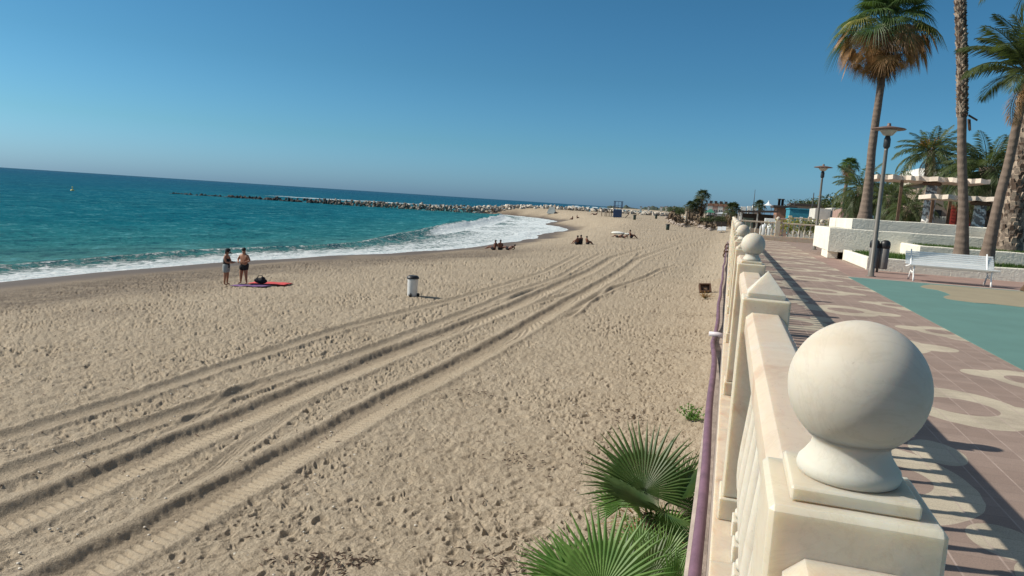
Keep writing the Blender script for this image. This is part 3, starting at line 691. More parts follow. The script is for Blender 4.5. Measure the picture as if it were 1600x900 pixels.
# ------------------------------------------------------------------ planters, pergola
def build_planters():
    st = stucco_mat('white_stucco', (.84,.80,.68))
    soil = mat('soil', (.05,.04,.025), .95, .3, 5)
    def tray(name, x0, y0, x1, y1, zb, zt, w, label, sk=0, soilz=None):
        """open topped planter: four walls, soil inside; front edge rises by sk over its length"""
        th = thing(name, (x0, y0, 0), label, 'planter')
        X = x1-x0; Yd = y1-y0
        f = lambda x: sk*x
        b = MB(); e = .02
        n = 24
        def wall(xa, xb, ya, yb):
            xs = [xa+(xb-xa)*i/n for i in range(n+1)] if xb-xa > 2 else [xa, xb]
            cr = [(ya,zb),(ya,zt-.03),(ya+.008,zt-.012),(ya+.03,zt),(yb-.03,zt),(yb-.008,zt-.012),(yb,zt-.03),(yb,zb)]
            vs = [(x, yy+f(x), z+.008*math.sin(x*3)*(z > zt-.05)) for x in xs for (yy, z) in cr]
            m_ = len(cr); fs = []
            for i in range(len(xs)-1):
                for k in range(m_): fs.append((i*m_+k, (i+1)*m_+k, (i+1)*m_+(k+1)%m_, i*m_+(k+1)%m_))
            fs.append(tuple(range(m_))); fs.append(tuple((len(xs)-1)*m_+k for k in range(m_))[::-1])
            b.add(vs, fs)
        wall(0, X, 0, w); b.build('front_wall', st, th, recalc=True)
        b = MB(); wall(0, X, Yd-w, Yd); b.build('back_wall', st, th, recalc=True)
        b = MB(); b.bbox(-.003, w+.0, w+.002, Yd-w-.002, zb, zt-.004, .03); b.build('side_wall', st, th)
        b = MB(); b.bbox(X-w, X, w+f(X)+.002, Yd-w-.002, zb, zt-.004, .03); b.build('side_wall', st, th)
        sz = soilz if soilz is not None else zt-.06
        b = MB(); b.box(w-.01, X-w+.01, w-.01+max(0, sk*X), Yd-w+.01, sz-.3, sz); b.build('soil', soil, th)
        return th
    tray('low_planter', 4.38, 26.2, 22, 31.6, 0, .415, .18, 'lowest white stucco planter with grass, behind the bench and the lamp post')
    tray('mid_planter', 6.45, 28.8, 23, 33.5, .2, .84, .3, 'middle white stucco planter with grass, between the palm trunks and the lowest planter')
    th = tray('high_planter', 3.84, 31.9, 24, 37.5, .29, 1.24, .35, 'big white stucco planter block resting on one leg at its open corner', 0, 1.1)
    b = MB(); b.bbox(.02, .42, .25, 2.2, 0, .288, .02); b.bbox(2.6, 3.2, 1.2, 4.5, 0, .288, .02); b.build('leg', st, th)
    b = MB(); b.bbox(.62, 3.0, 1.7, 2.0, 0, .286, .02); b.build('back_panel', M['pink_wall'], th)
    tray('upper_planter', 5.1, 35.2, 9.15, 43, 1.0, 1.68, .35, 'upper white stucco planter holding the base of the tall fan palm', 0, 1.64)
    tray('upper_planter', 9.2, 36.5, 13.0, 43, 1.0, 1.64, .35, 'set-back white stucco planter to the right of the tall fan palm, under the pergola', 0, 1.6)
    q = at(1530, 356, 39.5)
    tray('upper_planter', 11.1, 34.8, 24, 40, 1.0, 1.66, .35, 'white stucco planter block behind the leaning palm trunk at the right', 0, 1.6)
    # grass
    rnd = random.Random(5)
    def grass(name, x0, x1, y0, y1, z, n, h, label):
        b = MB()
        for k in range(n):
            x = rnd.uniform(x0, x1); y = rnd.uniform(y0, y1); a = rnd.uniform(0, PI); hh = h*rnd.uniform(.5, 1.4); w = .018
            dx = math.cos(a)*w; dy = math.sin(a)*w; lx = rnd.uniform(-.06, .06); ly = rnd.uniform(-.06, .06)
            b.add([(x-dx,y-dy,z),(x+dx,y+dy,z),(x+lx,y+ly,z+hh)], [(0,1,2)])
        tag(b.build(name, leaf_mat('grass_blade', (.035,.075,.012), (.09,.15,.03))), kind='stuff')
    grass('grass', 4.6, 16, 26.42, 31.3, .35, 15000, .12, '')
    grass('grass', 6.8, 18, 29.15, 33.1, .78, 11000, .10, '')
    return st
def build_pergola():
    st = stucco_mat('pergola_slab', (.72,.62,.52))
    stone = bpy.data.materials.new('shell_column'); stone.use_nodes = True; t = NT(stone); p = t.pos()
    sp = t.n('ShaderNodeSeparateXYZ', i_0=p)
    ph = t.math('ADD', t.math('ADD', t.math('MULTIPLY', sp.outputs[2], 15), t.math('MULTIPLY', sp.outputs[0], 9)), t.math('MULTIPLY', t.noise(3.5, 3, .6, p), 14))
    w = t.math('SINE', ph); nn = t.noise(9, 3, .6, p)
    f = t.math('ADD', t.math('MULTIPLY', w, .5), nn)
    t.l(t.ramp(f, [(.45, (.24,.21,.19)), (.58, (.75,.73,.68))]), t.b.inputs['Base Color']); t.b.inputs['Roughness'].default_value = .8
    t.bump(f, .6, .05)
    def slab(mb, pts, th):
        """wavy edged slab from a rectangle list (x0,x1,y0,y1,z)"""
        x0, x1, y0, y1, z = pts; n = 30; vs = []; fs = []
        for i in range(n+1):
            x = x0+(x1-x0)*i/n; wv = .18*math.sin(i*1.1)+.1*math.sin(i*2.7)
            for (yy, zz) in ((y0+wv, z), (y0+wv, z+th), (y1, z+th), (y1, z)): vs.append((x, yy, zz+.02*math.sin(i*1.7)))
        for i in range(n):
            for k in range(4): fs.append((i*4+k, (i+1)*4+k, (i+1)*4+(k+1)%4, i*4+(k+1)%4))
        fs.append((0,1,2,3)); fs.append(tuple(n*4+k for k in range(4))[::-1]); mb.add(vs, fs)
    th = thing('pergola', (10, 45, 1.5), 'open pergola with two wavy stone roof slabs on patterned columns, behind the palms', 'pergola')
    T = Matrix.Translation((-10, -45, -1.5))
    def fin(b, n, m):
        b.v = [(x-10, y-45, z-1.5) for (x, y, z) in b.v]; return b.build(n, m, th, recalc=True)
    a0 = at(1368, 276, 45); a1 = at(1544, 284, 45)
    b = MB(); slab(b, (a0.x, a1.x, 44.5, 47.5, 3.95), .24); fin(b, 'upper_roof_slab', st)
    a0 = at(1452, 304, 42); a1 = at(1640, 310, 42)
    b = MB(); slab(b, (a0.x, a1.x, 41.6, 44.2, 2.95), .22); fin(b, 'lower_roof_slab', st)
    for (px, py, y, zt) in ((1449,345,45.2,3.94),(1528,350,42.3,2.93),(1640,352,42.3,2.93)):
        q = at(px, py, y); b = MB()
        b.tube([(q.x, y, 1.0), (q.x, y, 1.9), (q.x, y, zt)], [.36,.29,.26], 14, jit=.04); fin(b, 'column', stone)
        b = MB(); b.lathe([(.42,0),(.5,.1),(.42,.18)], (q.x, y, zt-.18+.001), 12); fin(b, 'capital', M['wood'])
    for px in (1457, 1484, 1405):
        q = at(px, 320, 44.4); b = MB(); b.box(q.x-.07, q.x+.07, 44.33, 44.47, 1.2, 2.94 if px > 1420 else 3.94); fin(b, 'wooden_post', M['wood'])
    # building behind
    def place(name, x0, x1, y0, y1, z0, z1, m, label, cat='building'):
        th = thing(name, ((x0+x1)/2, (y0+y1)/2, z0), label, cat)
        cx = (x0+x1)/2; cy = (y0+y1)/2
        b = MB(); b.bbox(x0-cx, x1-cx, y0-cy, y1-cy, 0, z1-z0, .03); b.build('wall', m, th); return th, cx, cy
    x0 = at(1462, 300, 56).x; x1 = at(1560, 300, 56).x
    t2, cx, cy = place('restaurant_building', x0, x1+3, 56, 66, -.8, 4.6, M['tan_wall'], 'brown grey restaurant building with red shutters behind the pergola')
    b = MB(); b.bbox(x0-cx-.4, x1+3-cx+.4, 55.4-cy, 66.4-cy, 5.402, 5.65, .03); b.build('roof', st, t2)
    xa = at(1484, 330, 56).x-cx; xb = at(1519, 330, 56).x-cx
    for k in range(3):
        u0 = xa+(xb-xa)*k/3+.03; u1 = xa+(xb-xa)*(k+1)/3-.03
        b = MB(); b.bbox(u0, u1, 55.9-cy, 55.997-cy, 1.6, 3.9, .01)
        for j in range(10): b.box(u0+.05, u1-.05, 55.87-cy, 55.899-cy, 1.7+j*.22, 1.8+j*.22)
        b.build('shutter', M['red_panel'], t2)
    b = MB(); b.bbox(xa-1.4, xa-.5, 55.9-cy, 55.997-cy, 1.2, 3.5, .01); b.build('window', M['glass_dark'], t2)
    # white dome roof
    q = at(1447, 285, 80)
    th3 = thing('domed_building', (q.x, 80, -.8), 'white building with a shallow white domed roof behind the pergola', 'building')
    b = MB(); b.lathe([(3.0,0),(3.0,5.4),(3.2,5.45),(3.2,5.7)], n=28, smooth=False); b.build('wall', M['pale_wall'], th3)
    b = MB(); b.lathe([(3.3,5.701),(3.2,6.0),(2.7,6.9),(1.8,7.55),(.8,7.85),(.02,7.92)], n=28); b.build('roof', mat('dome_white', (.74,.72,.66), .7, .05), th3)
    for k in range(5):
        a = -PI/2+(k-2)*.45; b = MB(); c = Vector((3.02*math.cos(a), 3.02*math.sin(a), 0))
        b.box(c.x-.3, c.x+.3, c.y-.06, c.y+.06, 2.4, 4.4); b.build('window', M['glass_dark'], th3)
    q = at(1469, 345, 50)
    rnd = random.Random(3)
    for k, px in enumerate((1461, 1468, 1476)):
        q = at(px, 340, 50); b = MB(); n = 10; vs = []; fs = []
        for i in range(n+1):
            for j in range(5):
                u = i/n; vs.append((q.x-.15+.3*u, 50+.07*math.sin(i*2.1+j*.3+k), 1.0+j*.3-(.02*math.sin(i*2))))
        for i in range(n):
            for j in range(4): fs.append((i*5+j, (i+1)*5+j, (i+1)*5+j+1, i*5+j+1))
        b.add(vs, fs, True)
        o = b.build('hanging_sheet', M['white_cloth'])
        md = o.modifiers.new('s', 'SOLIDIFY'); md.thickness = .01
        tag(o, '%s of three white cloths hanging under the pergola' % ('leftmost','middle','rightmost')[k], 'cloth', 'white cloths under the pergola')
# ------------------------------------------------------------------ street furniture
def build_lamp():
    th = thing('street_lamp', (3.98, 23, 0), 'tall grey street lamp with flat round head, next to the twin bin and bench', 'street lamp', 'promenade street lamps')
    b = MB(); b.lathe([(.14,0),(.14,.02),(.085,.03),(.08,.35),(.072,.36),(.05,3.55),(.05,3.6)], n=16); b.build('pole', M['metal_grey'], th)
    b = MB(); b.lathe([(.05,3.601),(.09,3.66),(.09,3.86),(.06,3.95)], n=16); b.build('collar', M['metal_dark'], th)
    b = MB(); b.lathe([(.06,3.951),(.12,3.97),(.22,4.09),(.24,4.115)], n=20); b.build('lamp_glass', mat('lamp_glass', (.5,.45,.38), .2), th)
    b = MB(); b.lathe([(.24,4.116),(.43,4.125),(.45,4.14),(.41,4.16),(.18,4.205),(.06,4.22),(.05,4.25),(.045,4.30),(.01,4.31)], n=28); b.build('lamp_shade', mat('lamp_shade_metal', (.16,.10,.08), .5), th)
    c = copy_tree(th, (4.21, 40.3, 0), 'more distant street lamp with a flat round head, next to the end balustrade')
    for k, (px, y, zt, lb) in enumerate(((1401,90,9.1,'thin distant lamp post behind the pergola roof, its head above the slab'),(1443,95,12,'thin distant lamp post just left of the dome'))):
        q = at(px, 300, y); z0 = -.8
        t2 = thing('street_lamp', (q.x, y, z0), lb, 'street lamp')
        h = at(px, 268 if k == 0 else 254, y).z-z0
        b = MB(); b.tube([(0,0,0),(0,0,h*.85),(.15,0,h*.97),(.6,0,h)], [.09,.07,.05,.05], 8); b.build('pole', M['metal_grey'], t2)
        b = MB(); b.bbox(.2, 1.6, -.2, .2, h-.03, h+.09, .03); b.build('lamp_head', M['metal_dark'], t2)
def build_bins():
    q = atz(1366, 426, 0); q.y = 25.3
    th = thing('litter_bin', (4.52, 25.2, 0), 'twin grey litter bin with black bag tops standing behind the lamp post', 'litter bin')
    for s in (-1, 1):
        b = MB(); b.lathe([(.115,.12),(.125,.14),(.135,.75),(.13,.755)], (s*.15,0,0), 18); b.build('bin_body', mat('bin_grey', (.16,.15,.14), .5, .1), th)
        b = MB(); b.lathe([(.13,.756),(.145,.78),(.148,.90),(.13,.97),(.08,1.01),(.02,1.02)], (s*.15,0,0), 18); b.build('bag_top', M['black_plastic'], th)
    b = MB(); b.tube([(0,.02,0),(0,.02,.9)], .035, 10); b.bbox(-.2, .2, .01, .03, .5, .56, .004); b.build('post', M['metal_grey'], th)
    # beach bin, white with a black lid and two small wheels
    x, y = -13.86, 31.36; z = gz(x, y)-.04
    th = thing('beach_bin', (x, y, z), 'white beach litter bin with black lid and dark wheels standing alone on the open sand', 'litter bin')
    b = MB(); b.lathe([(.02,.0),(.21,.0),(.225,.05),(.245,.80),(.25,.84)], n=24); b.build('bin_body', M['white_plastic'], th)
    b = MB(); b.lathe([(.285,.842),(.29,.87),(.27,.93),(.20,.985),(.02,.99)], n=24); b.build('lid', M['black_plastic'], th)
    for s in (-1, 1):
        b = MB(); b.tube([(.17+.0,s*.19-.1*0-.03+s*.03,.09),(.17,s*.19+.03+s*.03,.09)], .09, 14); b.build('wheel', M['black_plastic'], th)
    th.rotation_euler = (0, 0, R(-35))
    for k, (px, py, y, h, lb) in enumerate(((1043,359.5,131.9,1.05,'nearest of three dark green bins far down the beach, left of the stone banks'),(991,347,168,1.15,'dark bin between the blue lifeguard tower and the stone banks'),(1025,341,200,1.2,'farthest dark bin, on the sand crest in front of the distant surf'))):
        q = at(px, py, y); z = gz(q.x, y)
        t2 = thing('beach_bin', (q.x, y, z-.03), lb, 'litter bin', 'dark bins far down the beach')
        b = MB(); b.lathe([(.22,0),(.29,.05),(.31,h*.8),(.3,h*.82)], n=14); b.build('bin_body', mat('bin_green', (.02,.04,.03), .5), t2)
        b = MB(); b.lathe([(.42,h*.822),(.44,h*.87),(.36,h*.97),(.05,h)], n=14); b.build('lid', M['black_plastic'], t2)
def build_bench():
    th = thing('bench', (5.92, 22.85, 0), 'white slatted bench with curved backrest facing the turquoise playground', 'bench')
    w = M['white_paint']; x0, x1 = -1.08, 1.12
    b = MB()
    for k in range(6):   # seat slats
        y = -.30+k*.085; z = .445-.012*k+.01*(k == 0); b.bbox(x0, x1, y-.039, y+.039, z-.014, z+.014, .005)
    b.build('seat', w, th)
    b = MB()
    for k in range(7):
        z = .47+k*.052; y = .205+.02*k+.0022*k*k; b.bbox(x0, x1, y-.012, y+.012, z-.0235, z+.0235, .004)
    b.build('backrest', w, th)
    for x in (-.94, .95):
        b = MB()
        b.tube([(x,-.31,.0),(x,-.27,.12),(x,-.20,.27),(x,-.24,.42)], [.028,.022,.02,.022], 8)
        b.tube([(x,.30,0),(x,.20,.14),(x,.10,.28),(x,.14,.40)], [.028,.022,.02,.022], 8)
        b.tube([(x,-.27,.42),(x,0,.40),(x,.17,.39),(x,.24,.58),(x,.36,.86)], .018, 8)
        b.tube([(x,-.20,.27),(x,-.05,.22),(x,.10,.28)], .016, 8)
        b.build('leg', w, th)
def build_crate():
    x, y = -.98, 43.3; z = gz(x, y)
    th = thing('crate', (x, y, z), 'small dark rusty open crate lying tilted on the sand near the wall', 'crate')
    th.rotation_euler = (R(-38), R(-4), R(12))
    b = MB(); w = .33; h = .28
    for (x0, x1, z0, z1) in ((-w,w,-h,-h+.07),(-w,w,h-.07,h),(-w,-w+.07,-h+.07,h-.07),(w-.07,w,-h+.07,h-.07)): b.bbox(x0, x1, -.14, .14, z0+.28, z1+.28, .005)
    b.build('frame', M['rust'], th)
    b = MB(); b.box(-w+.071, w-.071, .06, .10, .071, 2*h-.071); b.bbox(-.13, .13, -.02, .059, .16, .38, .01); b.build('back_panel', M['boot_dark'], th)
# ------------------------------------------------------------------ palms
def fan_leaf(b, o, axis, nrm, Rr, nseg=26, spread=R(125), droop=.25, fused=.5, mi=0, rnd=random, wv=.0):
    o = Vector(o); ax = Vector(axis).normalized(); n = Vector(nrm); n = (n-ax*n.dot(ax)).normalized(); s = ax.cross(n).normalized()
    dth = 2*spread/nseg; cup = .25
    for k in range(nseg):
        th = -spread+dth*(k+.5); L = Rr*(1-.26*(abs(th)/spread)**2)*rnd.uniform(.93, 1.05)
        def d(a): return (ax*math.cos(a)+s*math.sin(a))
        c0 = d(th); e0 = d(th-dth/2); e1 = d(th+dth/2)
        cp = cup*(abs(th)/spread)**1.5
        pts = []
        def P(v, r, lift=0):
            q = o+v*(r*L)+n*(cp*r*L*.8+lift); q.z -= droop*L*(max(0, r-.35)**2)*1.6; return q
        fo = fused*rnd.uniform(.92, 1.06); wd = math.tan(dth/2)
        tw = d(th+rnd.uniform(-.035, .035)+wv*math.sin(k))
        lat = s*math.cos(th)-ax*math.sin(th)
        def PW(r, w, lift): return P(tw, r, lift)+lat*w
        hw = wd*fo*L*.92
        r2 = fo+(1-fo)*.45
        v = [P(c0, .03), P(e0, fo), P(c0, fo, .035*Rr*.6), P(e1, fo), PW(r2, -hw*.62, 0), PW(r2, 0, .012*Rr), PW(r2, hw*.62, 0), PW(1, 0, 0)]
        b.add(v, [(0,1,2),(0,2,3),(1,4,5,2),(2,5,6,3),(4,7,5),(5,7,6)], False, mi)
def frond(b, o, az, el, L, droop, mi=0, rnd=random, nl=34, ll=.32, w=.022, vee=.5):
    """pinnate frond: curved rachis with leaflets along both sides"""
    o = Vector(o); h = Vector((math.cos(az), math.sin(az), 0)); up = Vector((0,0,1)); side = Vector((-math.sin(az), math.cos(az), 0))
    n = 10; pts = [o.copy()]; e = el; p = o.copy(); dirs = []
    for i in range(n):
        t = h*math.cos(e)+up*math.sin(e); p = p+t*(L/n); pts.append(p.copy()); dirs.append(t); e -= droop/n*(1+.9*i/n)
    b.tube(pts, [.028*L/2.6*(1-.85*i/n)+.004 for i in range(n+1)], 4, mi, False)
    for k in range(nl):
        u = .13+.87*(k+.5)/nl; f = u*n; i = min(int(f), n-1); q = pts[i].lerp(pts[i+1], f-i); t = dirs[i]; nrm = side.cross(t) if False else t.cross(side)*-1
        prof = math.sin(PI*min(1, u*.88+.12))**.5 if u < .98 else .3
        for sg in (-1, 1):
            l = ll*L*prof*rnd.uniform(.85, 1.1)*(.95 if u < .9 else .75)
            dd = (side*sg*(.78)+t*(.55+.5*u)+nrm*(vee*rnd.uniform(.2, .8))).normalized()
            tip = q+dd*l; tip.z -= .18*l; mid = q+dd*l*.5
            wv = t*w*L/2.6
            b.add([q-wv*.5, mid-wv, tip, mid+wv], [(0,1,2,3)], False, mi)
def leaf_boots(b, path, rad, z0, z1, rnd, size=.12, dens=1., mi=0, mi2=1, out=.07):
    """old leaf bases left on a trunk, in steep spirals"""
    pts = [Vector(p) for p in path]
    def on(z):
        for i in range(len(pts)-1):
            if pts[i].z <= z <= pts[i+1].z:
                u = (z-pts[i].z)/(pts[i+1].z-pts[i].z); return pts[i].lerp(pts[i+1], u), rad[i]*(1-u)+rad[i+1]*u
        return pts[-1], rad[-1]
    z = z0; row = 0
    while z < z1:
        c, r = on(z); n = max(6, int(2*PI*r/size*dens))
        for k in range(n):
            a = 2*PI*(k+.5*(row % 2)+rnd.uniform(-.15, .15))/n; d = Vector((math.cos(a), math.sin(a), 0)); s = Vector((-math.sin(a), math.cos(a), 0))
            w = size*.42*rnd.uniform(.7, 1.1); h = size*rnd.uniform(.8, 1.3); oo = out*rnd.uniform(.4, 1.2)
            p = c+d*(r*.93)
            v = [p-s*w-Vector((0,0,h*.3)), p+s*w-Vector((0,0,h*.3)), p+d*(oo)+s*w*.55+Vector((0,0,h*.6)), p+d*(oo)-s*w*.55+Vector((0,0,h*.6)), p-s*w*.6+Vector((0,0,h*.75)), p+s*w*.6+Vector((0,0,h*.75))]
            b.add(v, [(0,1,2,3),(3,2,5,4),(0,3,4),(1,5,2)], False, mi if rnd.random() < .6 else mi2)
        z += size*.62; row += 1
def rel(pts, o): return [Vector(p)-Vector(o) for p in pts]
def flared(pts, r0, r1, flare=.5, fl=.9):
    """refined trunk path with radii: flared foot"""
    P = [Vector(p) for p in pts]; n = 26; out = []; rr = []
    cum = [0]
    for i in range(len(P)-1): cum.append(cum[-1]+(P[i+1]-P[i]).length)
    for k in range(n+1):
        u = (k/n)**1.25*cum[-1]
        i = max(j for j in range(len(P)-1) if cum[j] <= u+1e-6); v = (u-cum[i])/(cum[i+1]-cum[i])
        p0 = P[max(i-1,0)]; p1 = P[i]; p2 = P[i+1]; p3 = P[min(i+2, len(P)-1)]
        q = .5*((2*p1)+(p2-p0)*v+(2*p0-5*p1+4*p2-p3)*v*v+(3*p1-p0-3*p2+p3)*v**3)
        out.append(q); rr.append((r0+(r1-r0)*(u/cum[-1]))*(1+flare*math.exp(-u/fl)))
    return out, rr
def fan_palm(name, path, r0, r1, Rl, nl, nd, label, seed, group=None, nseg=24, petiole=1., skirt=1.2, mats=('leaf_fan','leaf_dead'), flare=.45, cat='palm tree', wide=False):
    rnd = random.Random(seed); o = Vector(path[0]); th = thing(name, o, label, cat, group)
    pts, rr = flared(rel(path, o), r0, r1, flare); b = MB(); b.tube(pts, rr, 14, jit=.03); b.build('trunk', M['trunk_smooth'], th)
    top = pts[-1]
    b = MB(); ga = 2.39996
    for k in range(nl):
        u = k/nl; el = R(82)-u*(R(96) if wide else R(88))+rnd.uniform(-.1, .1); az = k*ga+rnd.uniform(-.2, .2)
        d = Vector((math.cos(az)*math.cos(el), math.sin(az)*math.cos(el), math.sin(el))); base = top+Vector((0,0,-.1*u))
        pl = petiole*rnd.uniform(.8, 1.15)*(.75+.35*u); h = base+d*pl; h.z -= .12*pl*u
        b.tube([base, base.lerp(h, .5)+Vector((0,0,.05)), h], [.025,.018,.014], 4, 0, False)
        ax = (d+Vector((0,0,-.15-.5*u))).normalized(); nr = Vector((-d.x*math.sin(el), -d.y*math.sin(el), math.cos(el)))+Vector((0,0,.3))
        yel = 1 if (k in (int(nl*.72), int(nl*.85), int(nl*.6))) and 'leaf_yellow' in mats else 0
        fan_leaf(b, h, ax, nr, Rl*rnd.uniform(.85, 1.1), nseg, R(118), .55+.5*u, .45, yel and 1 or 0, rnd)
    b.build('crown', [M[mats[0]], M['leaf_yellow']], th)
    if nd:
        b = MB()
        for k in range(nd):
            u = k/nd; az = k*ga*1.0+rnd.uniform(-.3, .3); el = (-R(8)-u*R(62) if not wide else (R(-2)-R(30)*u/.62 if u < .62 else -R(45)-R(35)*(u-.62)/.38))+rnd.uniform(-.1, .1)
            base = top+Vector((0,0,-.2-skirt*(u if not wide else u*u))); d = Vector((math.cos(az)*math.cos(el), math.sin(az)*math.cos(el), math.sin(el)))
            pl = petiole*((1.05-.75*u) if not wide else (1.15 if u < .62 else .55-.4*(u-.62)/.38))*rnd.uniform(.8, 1.1); h = base+d*pl
            b.tube([base, h], [.022,.014], 4, 0, False)
            ax = (d*.7+Vector((0,0,-.9-.6*u))).normalized(); nr = Vector((d.x, d.y, .1))
            fan_leaf(b, h, ax, nr, Rl*rnd.uniform(.6, .95), nseg, R(70+25*rnd.random()), .35, .4, 0 if rnd.random() < .7-.3*u else 1, rnd, .05)
        b.build('dead_fronds', [M[mats[1]], M['leaf_dead_dark']], th)
    return th
def date_palm(name, path, r0, r1, L, nf, label, seed, group=None, nl=34, droop=1.5, boots=True, elmax=80, elmin=-25, flare=.2, fruit=False, rough=True, mname='leaf_date', bz=None, bsize=.16, cat='palm tree', w=.03, dead=5, trunk_m=None):
    rnd = random.Random(seed); o = Vector(path[0]); th = thing(name, o, label, cat, group)
    pts, rr = flared(rel(path, o), r0, r1, flare); b = MB(); b.tube(pts, rr, 14, jit=.04)
    b.build('trunk', M[trunk_m or ('trunk_rough' if rough else 'trunk_smooth')], th)
    if boots:
        b = MB(); z0, z1 = bz or (.25, pts[-1].z); leaf_boots(b, pts, rr, z0, z1, rnd, bsize); b.build('leaf_bases', [M['boot_pale'], M['boot_dark']], th)
    top = pts[-1]; b = MB(); ga = 2.39996
    for k in range(nf):
        u = k/nf; el = R(elmax)+(R(elmin)-R(elmax))*u**.9+rnd.uniform(-.12, .12); az = k*ga+rnd.uniform(-.15, .15)
        frond(b, top+Vector((math.cos(az)*r1*.5, math.sin(az)*r1*.5, -.3*u)), az, el, L*rnd.uniform(.85, 1.1)*(.8+.25*u), droop*rnd.uniform(.7, 1.1)*(.5+.6*u), 0, rnd, nl, w=w)
    b.build('crown', M[mname], th)
    if dead:
        b = MB()
        for k in range(dead):
            az = rnd.uniform(0, 2*PI); frond(b, top+Vector((0,0,-.35)), az, R(-35), L*.7, 1.2, 0, rnd, nl//2, w=w)
        b.build('dead_fronds', M['leaf_dead'], th)
    if fruit:
        b = MB()
        for k in range(12):
            az = rnd.uniform(0, 2*PI); e = rnd.uniform(.5, 1.2); d = Vector((math.cos(az)*math.cos(e), math.sin(az)*math.cos(e), math.sin(e)))
            p = top+d*.6
            b.tube([top, p, p+d*.3-Vector((0,0,.1))], .02, 4, 0, False)
            for j in range(14):
                q = p+d*.25+Vector((rnd.gauss(0,.12), rnd.gauss(0,.12), rnd.gauss(-.05,.14))); b.tube([p, q], .012, 3, 0, False); b.ball(q, .03, 3)
        b.build('fruit_stalks', M['fruit'], th)
    return th
def path_px(pts): return [tuple(at(px, py, y)) for (px, py, y) in pts]
def build_palms():
    # tall fan palm on the upper planter
    fan_palm('fan_palm', [(6.02,38,1.55),(6.02,38,3.2),tuple(at(1364,220,38)),tuple(at(1378,120,38)),tuple(at(1385,42,38))], .19, .15, 1.12, 46, 66, 'tall fan palm with green crown over a wide brown skirt, left of the palm group', 7, mats=('leaf_fan','leaf_dead','leaf_yellow'), nseg=30, petiole=1.45, skirt=1.3, flare=1.1, wide=True)
    # straight trunk rising out of the picture, boots above six metres
    p = path_px([(1503,398,27.5),(1505,330,27.5),(1503,250,27.5),(1503,180,27.5),(1503,100,27.5),(1500,0,27.5)]); p[0] = (p[0][0], 27.5, .3)
    p.append((p[-1][0]-.2, 27.5, 10.5)); p.append((p[-1][0]-.15, 27.5, 12.4))
    rnd = random.Random(2)
    th = fan_palm('fan_palm', p, .125, .14, 1.0, 26, 20, 'straight palm trunk just behind the bench, its upper part ragged with pale leaf bases', 12, mats=('leaf_fan','leaf_dead'), nseg=20, flare=1.7)
    pts, rr = flared(rel(p, p[0]), .125, .14, 1.7)
    zb = at(1503, 182, 27.5).z-p[0][2]; b = MB(); leaf_boots(b, pts, [r*1.08 for r in rr], zb, pts[-1].z-.5, rnd, .105, 1.0, out=.06)
    for k in range(5):
        a = rnd.uniform(0, 2*PI); c = Vector((pts[12].x, 0, zb-.1)); d = Vector((math.cos(a), math.sin(a), 0)); b.tube([c+d*.2, c+d*.27-Vector((0,0,.35))], [.03,.015], 5, 1, False)
    b.tube([Vector((-.0,0,zb+.05))+Vector((pts[12].x+.15,0,0)), Vector((pts[12].x+.42,-.05,zb-.12))], [.035,.03], 6, 1, False)
    b.build('leaf_bases', [M['boot_pale'], M['boot_dark']], th)
    # leaning palm
    p = path_px([(1541,400,27.3),(1557,330,27.3),(1577,250,27.3),(1592,180,27.2),(1611,106,27)]); p[0] = (p[0][0], 27.3, .3)
    date_palm('date_palm', p, .14, .125, 2.4, 30, 'leaning smooth-trunked palm whose crown spreads in at the top right corner', 22, nl=64, boots=True, bz=(5.2, 7.1), bsize=.13, rough=False, droop=1.15, w=.026, dead=3, flare=1.0, elmax=86, elmin=18, trunk_m='trunk_smooth')
    # thick rough trunk at the right edge
    p = path_px([(1578,388,31),(1584,330,31),(1596,260,31),(1609,190,31)]); p[0] = (p[0][0], 31, .7); p.append((p[-1][0]+.6, 31, 8.5)); p.append((p[-1][0]+.4, 31, 11.5))
    date_palm('date_palm', p, .36, .36, 3.2, 40, 'thick date palm trunk with bulky diamond leaf scars at the right edge', 33, nl=30, boots=True, bz=(.3, 10.3), bsize=.24, droop=1.3, flare=.25)
    # mid-distance date palms
    c = at(1456, 236, 60); date_palm('date_palm', [(c.x+.1, 60, -.8), (c.x, 60, 3), tuple(c)], .24, .26, 2.7, 40, 'date palm with orange fruit stalks standing alone behind the pergola roof', 41, fruit=True, w=.035, droop=1.5, elmin=-15, bz=(4, 7.5), nl=30)
    c = at(1545, 262, 50); date_palm('date_palm', [(c.x, 50, -.8), tuple(c)], .4, .5, 3.3, 60, 'full bushy date palm behind the pergola between the two big trunks', 42, w=.03, droop=1.5, elmin=-30, bz=(1.5, 4.9), nl=34, bsize=.3)
    c = at(1500, 275, 62); date_palm('date_palm', [(c.x, 62, -.8), tuple(c)], .3, .35, 2.6, 40, 'lower drooping date palm half hidden behind the straight trunk', 43, w=.035, elmin=-40, boots=False)
    grp = 'small date palms behind the upper planter'
    for k, (px, py, y, L, lb) in enumerate(((1347,292,58,2.7,'date palm half hidden behind the tall fan palm trunk'),(1393,305,54,2.2,'date palm just right of the nearer lamp post'),(1421,322,50,1.9,'short stout date palm beside the patterned column'),(1340,322,64,1.8,'lowest date palm, left of the tall fan palm trunk'),(1378,300,60,2.3,'date palm directly behind the nearer lamp post'),(1408,298,66,2.3,'date palm with upright fronds just below the pergola slab'))):
        c = at(px, py, y); date_palm('date_palm', [(c.x, y, -.8), tuple(c)], .28, .32, L, 40, lb, 50+k, grp, w=.04, elmin=-50, boots=(k == 2), nl=24, dead=6, droop=1.6)
    c = at(1328, 258, 105); fan_palm('fan_palm', [(c.x-.4, 105, -.8), (c.x-.3, 105, 4), tuple(c)], .26, .2, .95, 28, 26, 'slim distant fan palm with a round brown skirt, left of the tall trunk', 61, nseg=12, petiole=.75, skirt=1.2)
